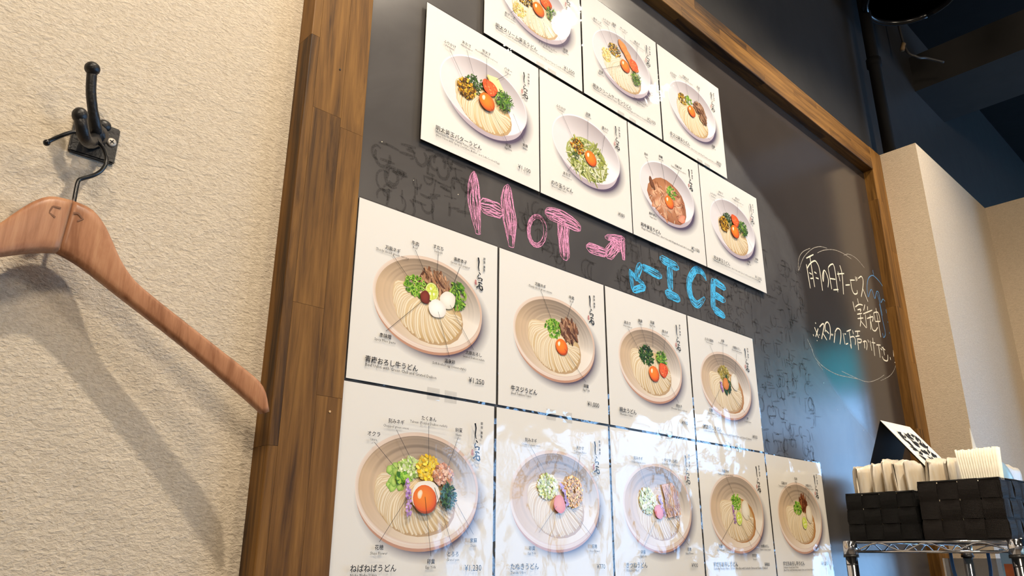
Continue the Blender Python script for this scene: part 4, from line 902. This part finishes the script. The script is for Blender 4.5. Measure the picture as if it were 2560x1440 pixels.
# lettering: text curves turned into flat mesh on each card
tmp = []
for job in TEXTJOBS:
    cu = bpy.data.curves.new('lettering', 'FONT'); cu.body = job[1]; cu.resolution_u = 2 if job[4] / max(1, len(job[1])) > .015 else 1
    cu.align_x = {'C': 'CENTER', 'L': 'LEFT', 'R': 'RIGHT'}[job[5]]; cu.fill_mode = 'FRONT'
    if job[1][0] != '¥' and ord(job[1][0]) > 0x2000: cu.offset = 0.012
    o = bpy.data.objects.new('lettering', cu); COL.objects.link(o); tmp.append(o)
bpy.context.view_layer.update(); dg = bpy.context.evaluated_depsgraph_get()
letters = {k: ([], []) for k in cards}
for o, job in zip(tmp, TEXTJOBS):
    me = o.evaluated_get(dg).to_mesh(); key = job[0]; c, w, h, T = cards[key]; V, Fc = letters[key]
    vs = [v.co.copy() for v in me.vertices]
    if vs:
        x0 = min(v.x for v in vs); x1 = max(v.x for v in vs); sc = job[4] * w / max(1e-6, x1 - x0)
        ex = {'C': (x0 + x1) / 2, 'L': x0, 'R': x1}[job[5]]; sy = sc
        if ord(job[1][0]) < 0x2000 and job[1][0] != '¥': sy = sc * 1.0
        b = len(V); yy = -T.z - 2e-5
        V.extend([((v.x - ex) * sc + job[2] * w, yy, v.y * sy - job[3] * h) for v in vs]); Fc.extend([tuple(b + i for i in p.vertices) for p in me.polygons])
    o.evaluated_get(dg).to_mesh_clear()
for o in tmp:
    cu = o.data; bpy.data.objects.remove(o); bpy.data.curves.remove(cu)
for key, (c, w, h, T) in cards.items():
    V, Fc = letters[key]; b = len(T.v); T.v += V; T.c += [(0.016, 0.014, 0.013, 1)] * len(V); T.f += [tuple(b + i for i in f) for f in Fc]
    o = T.build('printed_lettering', c); o['kind'] = 'stuff'
HANG_AX=-0.1748
HANG_TOP= [(-0.1748, 0.0285), (-0.1697, 0.0293), (-0.159, 0.026), (-0.1486, 0.0164), (-0.1388, 0.001), (-0.1307, -0.013), (-0.118, -0.0278), (-0.0963, -0.0429), (-0.0726, -0.0581), (-0.0486, -0.0737), (-0.0241, -0.0897), (-0.0116, -0.0988), (-0.005, -0.1086), (-0.0011, -0.1238)]
HANG_BOT= [(-0.0054, -0.1259), (-0.025, -0.1107), (-0.0597, -0.0857), (-0.0934, -0.0632), (-0.1262, -0.0423), (-0.158, -0.0227), (-0.1734, -0.0153)]
#LEFT [(-0.2172, -0.0051), (-0.2062, 0.0083), (-0.1941, 0.0189), (-0.1809, 0.0263), (-0.2116, -0.033), (-0.1992, -0.0278), (-0.1864, -0.0219)]
WIRE=[ (-0.1991,0.0721),(-0.1972,0.0746),(-0.1924,0.0799),(-0.1874,0.0849),(-0.1829,0.0883),(-0.1763,0.0903),(-0.1679,0.0895),(-0.1609,0.0855),(-0.1560,0.0787),(-0.1542,0.0718),(-0.1563,0.0635),(-0.1613,0.0568),(-0.1694,0.0505),(-0.1716,0.0476),(-0.1719,0.0395),(-0.1715,0.0253) ]
# ------------------------------------------------------------------ coat hook
hk = tag(empty('coat_hook', (-0.159, WY, 0.105)), 'black cast iron double coat hook screwed to the plaster wall', 'hook')
def hp(x, y, z): return (x + 0.159, y - WY, z - 0.105)
bm = box_bm(bmesh.new(), (-0.0185, -0.0045, -0.0178), (0.0185, 0.0, 0.0172)); bmesh.ops.bevel(bm, geom=list(bm.edges), offset=0.0012, segments=2, affect='EDGES')
link_obj('back_plate', bm_mesh('back_plate', bm), hk, M['iron'])
tube('hook_boss', catmull([hp(-.1600, .004, .106), hp(-.1610, -.006, .104), hp(-.1640, -.016, .0985)], 4), [.0098] * 5 + [.0092, .0086, .0080, .0074], M['iron'], hk, 14)
up_pts = catmull([hp(-.1610, -.006, .104), hp(-.1655, -.018, .1045), hp(-.1718, -.026, .1160), hp(-.1766, -.030, .1295), hp(-.1793, -.033, .1440)], 6)
tube('upper_arm', up_pts, [.0072 - .0031 * min(1, i / 12) for i in range(len(up_pts))], M['iron'], hk, 12)
bm = bmesh.new(); bmesh.ops.create_uvsphere(bm, u_segments=16, v_segments=10, radius=.0062); o = link_obj('upper_knob', bm_mesh('upper_knob', bm, True), hk, M['iron']); o.location = hp(-.1800, -.034, .1485); o.scale = (1, 1, .95)
lo_pts = catmull([hp(-.1620, -.008, .1010), hp(-.1655, -.020, .0905), hp(-.1712, -.034, .0815), hp(-.1770, -.045, .0785), hp(-.1815, -.051, .0830), hp(-.1843, -.052, .0905)], 6)
tube('lower_arm', lo_pts, [.0066 - .0017 * min(1, i / 14) for i in range(len(lo_pts))], M['iron'], hk, 12)
bm = bmesh.new(); bmesh.ops.create_uvsphere(bm, u_segments=16, v_segments=10, radius=.0060); o = link_obj('lower_knob', bm_mesh('lower_knob', bm, True), hk, M['iron']); o.location = hp(-.1850, -.0525, .0925); o.scale = (1, 1, 1.1)
bm = bmesh.new(); bmesh.ops.create_uvsphere(bm, u_segments=12, v_segments=8, radius=.0062); o = link_obj('plate_boss', bm_mesh('plate_boss', bm, True), hk, M['iron']); o.location = (0.0045, -.004, .0155); o.scale = (1, .7, .9)
for sx, sz in ((.0128, .0018), (-.0128, .0018)):
    bm = bmesh.new(); lathe_bm(bm, [(.0038, 0), (.0042, .0006), (.0038, .0014), (.002, .0019)], 18); s_ = link_obj('screw', bm_mesh('screw', bm, True), hk, M['steel']); s_.location = (sx, -.0042, sz); s_.rotation_euler = (PI/2, 0.5, 0)
    bm = box_bm(bmesh.new(), (-.0022, -.0005, .0013), (.0022, .0005, .0021)); box_bm(bm, (-.0005, -.0022, .0013), (.0005, .0022, .0021)); link_obj('cross_slot', bm_mesh('cross_slot', bm), s_, M['slot'])

# ------------------------------------------------------------------ wooden hanger
AX = HANG_AX
def hy(x): return -0.026 - 0.036 * (abs(x - AX) / 0.19) ** 1.3        # arms bow to the front
hg = tag(empty('coat_hanger', (AX, 0, 0.02)), 'reddish wooden coat hanger with black wire hook hanging on the iron hook', 'hanger')
ax_d = Vector((0.045, 0.999)).normalized(); ax_o = Vector((AX, 0.0))
def mirror(p):
    v = Vector(p) - ax_o; par = ax_d * v.dot(ax_d); return tuple(ax_o + par - (v - par))
JT, JB = (AX + .0012, 0.0292), (AX - .0008, -0.0155)                     # ends of the glued joint
top_c = cat2([JT] + HANG_TOP[2:], 4); bot_c = cat2([JB] + HANG_BOT[:-1][::-1], 4)
def resample(pts, n):
    L = [0]
    for a, b in zip(pts, pts[1:]): L.append(L[-1] + math.hypot(b[0]-a[0], b[1]-a[1]))
    out = []
    for i in range(n):
        t = L[-1] * i / (n - 1); k = 0
        while k < len(L) - 2 and L[k+1] < t: k += 1
        u = (t - L[k]) / max(1e-9, L[k+1] - L[k]); out.append((pts[k][0] + (pts[k+1][0]-pts[k][0])*u, pts[k][1] + (pts[k+1][1]-pts[k][1])*u))
    return out
NS = 44; tp = resample(top_c, NS); bt = resample(bot_c, NS)
def arm(name, mir):
    """cross sections from the joint to the tip: a flat bar with rounded edges"""
    prof = [(0, -.6), (.08, -.92), (.2, -1), (.5, -1.04), (.8, -1), (.92, -.92), (1, -.6), (1, .6), (.92, .92), (.5, 1), (.08, .92), (0, .6)]
    bm = bmesh.new(); rings = []
    for i in range(NS):
        a, b = tp[i], bt[i]; t = 0.0060 * (1 - .25 * i / NS); r = []
        for u, w in prof:
            p = (a[0] + (b[0]-a[0])*u, a[1] + (b[1]-a[1])*u); y = hy(p[0]) + t * w
            if mir: p = mirror(p)
            r.append(bm.verts.new((p[0] - AX, y, p[1] - 0.02)))
        rings.append(r)
    n = len(prof)
    for i in range(NS - 1):
        for k in range(n): bm.faces.new((rings[i][k], rings[i][(k+1) % n], rings[i+1][(k+1) % n], rings[i+1][k]))
    bm.faces.new(rings[0]); bm.faces.new(rings[-1][::-1])
    return link_obj(name, bm_mesh(name, bm, True), hg, M['hanger'])
arm_r = arm('hanger_arm', False); arm_l = arm('hanger_arm', True)
R = Ribbons()
def hl(x, z): return (x - AX, z - 0.02)
for pts in ([(-.1862, .0185), (-.1880, .0125), (-.1830, .0100)], [(-.1862, .0185), (-.1805, .0188)], [(-.1680, .0185), (-.1640, .0145), (-.1675, .0118)], [(-.1680, .0185), (-.1716, .0175)]):
    R.stroke([hl(*p) for p in pts], 0.0016, 0.1, 0.0)
R.stroke([hl(*JT), hl(*JB)], 0.0005, 0.0)
o = R.build('glue_stain', arm_r, M['stain']); o.location = (0, -0.0330, 0)
tube('wire_hook', catmull([(x - AX, -0.028, z - 0.02) for x, z in WIRE], 5), 0.0017, M['wire'], hg, 10)
bm = bmesh.new(); bmesh.ops.create_uvsphere(bm, u_segments=12, v_segments=8, radius=.0027); o = link_obj('hook_tip', bm_mesh('hook_tip', bm, True), hg, M['wire']); o.location = (WIRE[0][0] - AX, -0.028, WIRE[0][1] - 0.02)

# ------------------------------------------------------------------ wire rack with baskets
RX, RY, RA = 1.165, -0.040, math.radians(-4.0)
SZ = -0.2245                                  # shelf wires
rack = tag(empty('wire_rack', (RX, RY, FLOOR_Z), RA), 'chrome wire shelf rack standing against the chalkboard', 'rack')
DP, LN = 0.272, 0.52                           # depth (towards the room), length
def post(x, y):
    p = tube('post', [(x, y, 0), (x, y, SZ - FLOOR_Z + 0.0105)], 0.0102, M['chrome'], rack, 18)
    for zz in [SZ - FLOOR_Z - 0.03 - 0.0, SZ - FLOOR_Z - 0.09, SZ - FLOOR_Z - 0.15]:
        tube('groove', [(x, y, zz - .0006), (x, y, zz + .0006)], 0.01035, M['slot'], p, 18)
    c = tube('collar', [(x, y, SZ - FLOOR_Z - 0.014), (x, y, SZ - FLOOR_Z + 0.0100)], [0.0128, 0.0120], M['chrome'], rack, 18)
    tube('collar_ring', [(x, y, SZ - FLOOR_Z - 0.018), (x, y, SZ - FLOOR_Z - 0.0138)], 0.0132, M['collar'], c, 18)
for x in (0, LN):
    for y in (0, -DP): post(x, y)
def shelf(zc, tag_):
    z = zc - FLOOR_Z
    for (a, b) in (((0, 0), (0, -DP)), ((0, -DP), (LN, -DP)), ((LN, -DP), (LN, 0)), ((LN, 0), (0, 0))):
        A = Vector((a[0], a[1], 0)); B = Vector((b[0], b[1], 0)); d = (B - A).normalized(); A = A + d * .011; B = B - d * .011
        tube('rail_wire', [A + Vector((0, 0, z + .008)), B + Vector((0, 0, z + .008))], 0.0021, M['chrome'], rack, 8)
        tube('rail_wire', [A + Vector((0, 0, z - .008)), B + Vector((0, 0, z - .008))], 0.0021, M['chrome'], rack, 8)
        n = int((B - A).length / 0.036); zz = [A + (B - A) * (i / n) + Vector((0, 0, z + (.0066 if i % 2 else -.0066))) for i in range(n + 1)]
        tube('truss_wire', catmull(zz, 4), 0.0014, M['chrome'], rack, 6)
    for i in range(1, 16): tube('shelf_wire', [(LN * i / 16, -.004, z + .0095), (LN * i / 16, -DP + .004, z + .0095)], 0.0015, M['chrome'], rack, 6)
shelf(SZ, 'top'); shelf(SZ - 0.30, 'low')

def basket(x0, y0, lx, ly, H, label, mat):
    """open basket of woven webbing straps; own origin at one corner of its base"""
    b = tag(empty('storage_basket'), label, 'basket', 'woven strap baskets on the wire rack')
    R0 = Matrix.Rotation(RA, 3, 'Z'); p = R0 @ Vector((x0, y0, 0))
    b.location = (RX + p.x, RY + p.y, SZ + 0.0112); b.rotation_euler = (0, 0, RA)
    nx = max(2, round(lx / 0.030)); ny = max(2, round(ly / 0.030)); rows = 3; hh = H / rows
    per = []                                   # perimeter cells: (point, outward)
    flare = lambda z: -0.003 * z / H
    def pt(side, t, off, z):
        e = off + flare(z)
        if side == 0: return (-e, -ly * t, z)                # left face (towards the camera)
        if side == 1: return (lx * t, -ly - e, z)            # front face
        if side == 2: return (lx + e, -ly * (1 - t), z)      # right face
        return (lx * (1 - t), e, z)                          # back face
    ns = [ny, nx, ny, nx]
    A = 0.0021
    for s in range(4):
        n = ns[s]
        for k in range(n):                                   # upright straps, one piece each
            t0 = (k + .03) / n; t1 = (k + .97) / n; vs = []; fs = []
            steps = 13
            for q in range(steps):
                z = H * q / (steps - 1) + (0.0015 if q == steps - 1 else 0)
                o_ = A * math.cos(PI * (z / hh - .5 + k)) * 1.0 if q not in (0,) else 0
                ph = ((q / (steps - 1) * rows) - .5); o_ = A * math.cos(PI * ph) * (1 if k % 2 == 0 else -1)
                vs += [pt(s, t0 + rnd.uniform(-.004, .004), o_, z), pt(s, t1 + rnd.uniform(-.004, .004), o_, z)]
            for q in range(steps - 1): fs.append((2*q, 2*q+1, 2*q+3, 2*q+2))
            o = link_obj('upright_strap', mesh_from('upright_strap', vs, fs), b, mat)
            md = o.modifiers.new('thickness', 'SOLIDIFY'); md.thickness = 0.0014; md.offset = 0
        for r in range(rows):                                # level straps
            vs = []; fs = []; m = n * 8
            z0 = hh * r + hh * .05; z1 = hh * (r + 1) - hh * (.05 if r < rows - 1 else .12)
            for q in range(m + 1):
                t = q / m; ph = t * n - .5
                o_ = -A * math.cos(PI * ph) * (1 if r % 2 == 0 else -1)
                vs += [pt(s, t, o_, z0), pt(s, t, o_, z1)]
            for q in range(m): fs.append((2*q, 2*q+1, 2*q+3, 2*q+2))
            o = link_obj('level_strap', mesh_from('level_strap', vs, fs), b, mat)
            md = o.modifiers.new('thickness', 'SOLIDIFY'); md.thickness = 0.0014; md.offset = 0
    e = flare(H)
    tube('rim_wire', [(-e, e, H), (-e, -ly - e, H), (lx + e, -ly - e, H), (lx + e, e, H), (-e, e, H)], 0.0016, M['collar'], b, 6)
    box('basket_floor', (0, -ly, 0.0), (lx, 0, 0.0016), mat, b)
    return b
BH = 0.092
def rl(x, y, z=0):
    p = Matrix.Rotation(RA, 3, 'Z') @ Vector((x, y, 0)); return Vector((RX + p.x, RY + p.y, z))
basket(0.010, 0.002, 0.36, 0.127, BH - .010, 'black woven strap basket close to the chalkboard, full of plastic bags', M['webbing2'])
basket(0.006, -0.133, 0.38, 0.132, BH + .003, 'dark brown woven strap basket at the rack front, holding straws', M['webbing'])
BZ = SZ + 0.0112

def bag(x, y, thick, width, height, z, label, seed, lean=0.0):
    """folded packet of thin plastic: rounded top, pleated sides, puckered ends"""
    r0 = random.Random(seed); ph = [r0.uniform(0, 6) for _ in range(10)]; nx = 26; prof = []
    rc = min(thick * .48, .011)
    for k in range(7): prof.append((-.5 * thick, (height - rc) * k / 7))
    for k in range(5): t = PI - k * PI / 8; prof.append((-.5 * thick + rc + rc * math.cos(t), height - rc + rc * math.sin(t)))
    for k in range(5): t = PI / 2 - k * PI / 8; prof.append((.5 * thick - rc + rc * math.cos(t), height - rc + rc * math.sin(t)))
    for k in range(1, 8): prof.append((.5 * thick, (height - rc) * (1 - k / 7)))
    n = len(prof); vs = []; fs = []
    for i in range(nx + 1):
        th = -PI/2 + PI * i / nx; q = math.sin(th); e = max(.06, max(0, math.cos(th)) ** .5)
        for yv, zv in prof:
            v = zv / height
            wob = 1 + .07 * math.sin(9 * q + ph[0] + 3 * v) + .06 * math.sin(17 * q + ph[1] - 5 * v)
            dz = v * v * (.0032 * math.sin(6 * q + ph[2]) + .0022 * math.sin(15 * q + ph[3] + yv * 300) + .0018 * math.sin(yv * 700 + ph[6]))
            vs.append((q * width / 2 + .0018 * math.sin(7 * v + ph[4] + yv * 200) + .0007 * math.sin(yv * 900 + 7 * v + ph[7]), yv * e * wob + lean * v + .0012 * math.sin(5 * v + ph[5]), max(0, zv * (1 - .03 * (1 - e)) + dz)))
    for i in range(nx):
        for k in range(n - 1): fs.append((i*n + k, i*n + k + 1, (i+1)*n + k + 1, (i+1)*n + k))
        fs.append((i*n + n - 1, i*n, (i+1)*n, (i+1)*n + n - 1))
    fs.append(tuple(range(n))); fs.append(tuple(nx*n + k for k in range(n))[::-1])
    m = mesh_from('plastic_bag', vs, fs, True)
    o = link_obj('plastic_bag', m, None, M['bag']); o.location = rl(x, y, z); o.rotation_euler = (0, 0, RA)
    return tag(o, label, 'bag', 'folded plastic bags in the basket')
BL = ['fat folded cream plastic bag at the chalkboard end of the row', 'second folded plastic bag from the chalkboard', 'third plastic bag from the chalkboard with a pointed corner', 'fourth plastic bag from the chalkboard, slim and pleated', 'fifth plastic bag from the chalkboard with a curled top', 'sixth plastic bag from the chalkboard, next to the straws']
yy = 0.000
for i, (t, hgt) in enumerate(((.042, .134), (.020, .137), (.021, .139), (.024, .136), (.018, .134), (.022, .132))):
    if i < 5: bag(0.190, yy - t / 2, t, .345, hgt, BZ + .002, BL[i], 20 + i, 0.002 * (i - 2)); yy -= t + .0003
bag(0.190, -0.151, .030, .34, .135, BZ + .002, BL[5], 33, 0.0)
bag(0.190, -0.183, .029, .34, .136, BZ + .002, 'crumpled cream plastic bag right behind the straws', 35, 0.0)
# paper-wrapped straws standing in the front basket
sv = bmesh.new(); tube_bm(sv, [(0, 0, 0), (0, 0, .142)], 0.0018, 8); straw_me = bm_mesh('straw', sv, True)
cnt = 0
for row in range(3):
    for k in range(16):
        o = link_obj('wrapped_straw', straw_me, None, M['straw']); yv = -0.2105 - .0031 * k; xv = .022 + .0042 * row
        o.location = rl(xv, yv, BZ + .0022 + rnd.uniform(0, .003)); fan = (k - 8) / 8
        o.rotation_euler = Matrix.Rotation(RA, 3, 'Z').to_quaternion().to_euler(); o.rotation_euler = (0.06 * fan, -0.02 * (1 - row), RA)
        tag(o, 'cream paper wrapped straw standing in the bundle in the front basket', 'straw', 'wrapped straws in the basket')
bm = bmesh.new(); lathe_bm(bm, [(.002, .021), (.020, .020), (.040, .014), (.050, .004), (.054, 0), (.054, -.003), (.051, -.003), (.047, .004), (.036, .012), (.002, .018)], 40)
lid = link_obj('cup_lid', bm_mesh('cup_lid', bm, True), None, M['lid']); lid.location = rl(.100, -.232, BZ + .088); lid.rotation_euler = (math.radians(84), 0, RA); tag(lid, 'pale blue translucent round lid leaning behind the straws', 'lid')
nap = link_obj('paper_napkin', mesh_from('paper_napkin', [(0, 0, 0), (.05, -.01, 0), (.006, -.004, .186), (0, .0015, 0), (.05, -.0085, 0), (.006, -.0025, .186)], [(0, 1, 2), (5, 4, 3), (0, 2, 5, 3), (1, 4, 5, 2), (0, 3, 4, 1)]), None, M['paper'])
nap.location = rl(.075, -.206, BZ + .003); nap.rotation_euler = (0, 0, RA); tag(nap, 'white paper corner sticking up behind the straws', 'napkin')

# ------------------------------------------------------------------ tent card on the bags
tent = tag(empty('tent_card', rl(.072, -.058, BZ + .146), RA), 'black and white folded tent card covered in brush writing above the bags', 'sign')
TW, TH = 0.125, 0.125
def panel(name, dy, dz, mat, parent):
    n = Vector((0, -dz, dy)).normalized() * 0.0006
    P4 = [Vector((0, 0, TH * 0 + .075)), Vector((TW, 0, .075)), Vector((TW, dy, .075 + dz)), Vector((0, dy, .075 + dz))]
    return link_obj(name, mesh_from(name, [tuple(p) for p in P4] + [tuple(p + n) for p in P4], [(0, 1, 2, 3), (7, 6, 5, 4), (0, 4, 5, 1), (1, 5, 6, 2), (2, 6, 7, 3), (3, 7, 4, 0)]), parent, mat)
pf = panel('front_panel', -.078, -.104, M['paper'], tent); panel('back_panel', .032, -.080, M['blackcard'], tent); 
lin_ = panel('panel_lining', -.077, -.1052, M['blackcard'], tent); lin_.location = (0, 0.0004, -0.0012)
# brush writing on the front panel
vs = []; fs = []; r0 = random.Random(4); nrm = Vector((0, -.1, .1)).normalized()
def on(u, v): return Vector((TW * u, -.078 * v, .075 - .104 * v)) + Vector((0, -.8, .6)) * (.0009)
for col_ in range(3):
    for row in range(5):
        for k in range(7):
            u = .27 + .24 * col_ + r0.uniform(-.07, .07); v = .26 + .16 * row + r0.uniform(-.05, .05); a = r0.uniform(0, PI); L = r0.uniform(.06, .19); w = r0.uniform(.018, .045)
            p0 = on(u - L/2*math.cos(a), v - L/2*math.sin(a)); p1 = on(u + L/2*math.cos(a), v + L/2*math.sin(a)); pm = on(u + w*math.sin(a), v - w*math.cos(a)); pn = on(u - w*.6*math.sin(a), v + w*.6*math.cos(a))
            b = len(vs); vs += [tuple(p0), tuple(pm), tuple(p1), tuple(pn)]; fs.append((b, b+1, b+2, b+3))
link_obj('brush_writing', mesh_from('brush_writing', vs, fs), pf, M['ink'])

# ------------------------------------------------------------------ things on the lower shelf
LZ = SZ - 0.30 + 0.0112
def rbox(name, lo, hi, mat, parent, bev=0.0): return box(name, lo, hi, mat, parent, bev)
hold = tag(empty('leaflet_holder', rl(.10, -.12, LZ), RA + .2), 'clear acrylic holder with blue cord loops on the lower rack shelf', 'holder')
rbox('acrylic_front', (0, -.09, 0), (.003, 0, .27), M['acrylic'], hold); rbox('acrylic_back', (.03, -.09, 0), (.033, 0, .27), M['acrylic'], hold); rbox('acrylic_base', (0, -.09, 0), (.033, 0, .003), M['acrylic'], hold); rbox('acrylic_edge', (0, 0, 0), (.033, .003, .27), M['chrome'], hold)
for yy_, sg in ((-.022, 1), (-.060, -1)):
    tube('cord_loop', catmull([(-.003, yy_ + .010 * sg, .28), (-.004, yy_ + .008 * sg, .24), (-.004, yy_ - .006 * sg, .20), (-.004, yy_ - .012 * sg, .12), (-.004, yy_ - .010 * sg, .03)], 5), .0028, M['bluecord'], hold, 8)
leaf = tag(empty('photo_leaflet', rl(.045, -.236, LZ), RA - .15), 'small leaflet with an orange food photo near the front rack post', 'leaflet')
rbox('leaflet_sheet', (0, -.026, 0), (.002, .006, .285), M['ltblue'], leaf)
rbox('leaflet_photo', (-.0012, -.022, .20), (0, .002, .262), plain('orange_photo', rgb(196, 96, 42), 0.4, bump=(90, 0.2, 0.0005)), leaf)
tub = tag(empty('plastic_tub', rl(-.012, -.290, SZ - .130), RA), 'pale blue plastic box hooked under the rack front at the picture edge', 'box')
bm = box_bm(bmesh.new(), (0, -.09, .0), (.12, 0, .112)); bmesh.ops.bevel(bm, geom=list(bm.edges), offset=.008, segments=3, affect='EDGES'); link_obj('tub_body', bm_mesh('tub_body', bm, True), tub, M['ltblue'])
rbox('tub_rim', (-.003, -.093, .106), (.123, .003, .114), M['ltblue'], tub, .003)
for hx_ in (.035, .085): tube('tub_hook', catmull([(hx_, -.004, .112), (hx_, .006, .128), (hx_, .0165, .1415), (hx_, .0225, .138), (hx_, .0225, .130)], 4), .0014, M['chrome'], tub, 6)
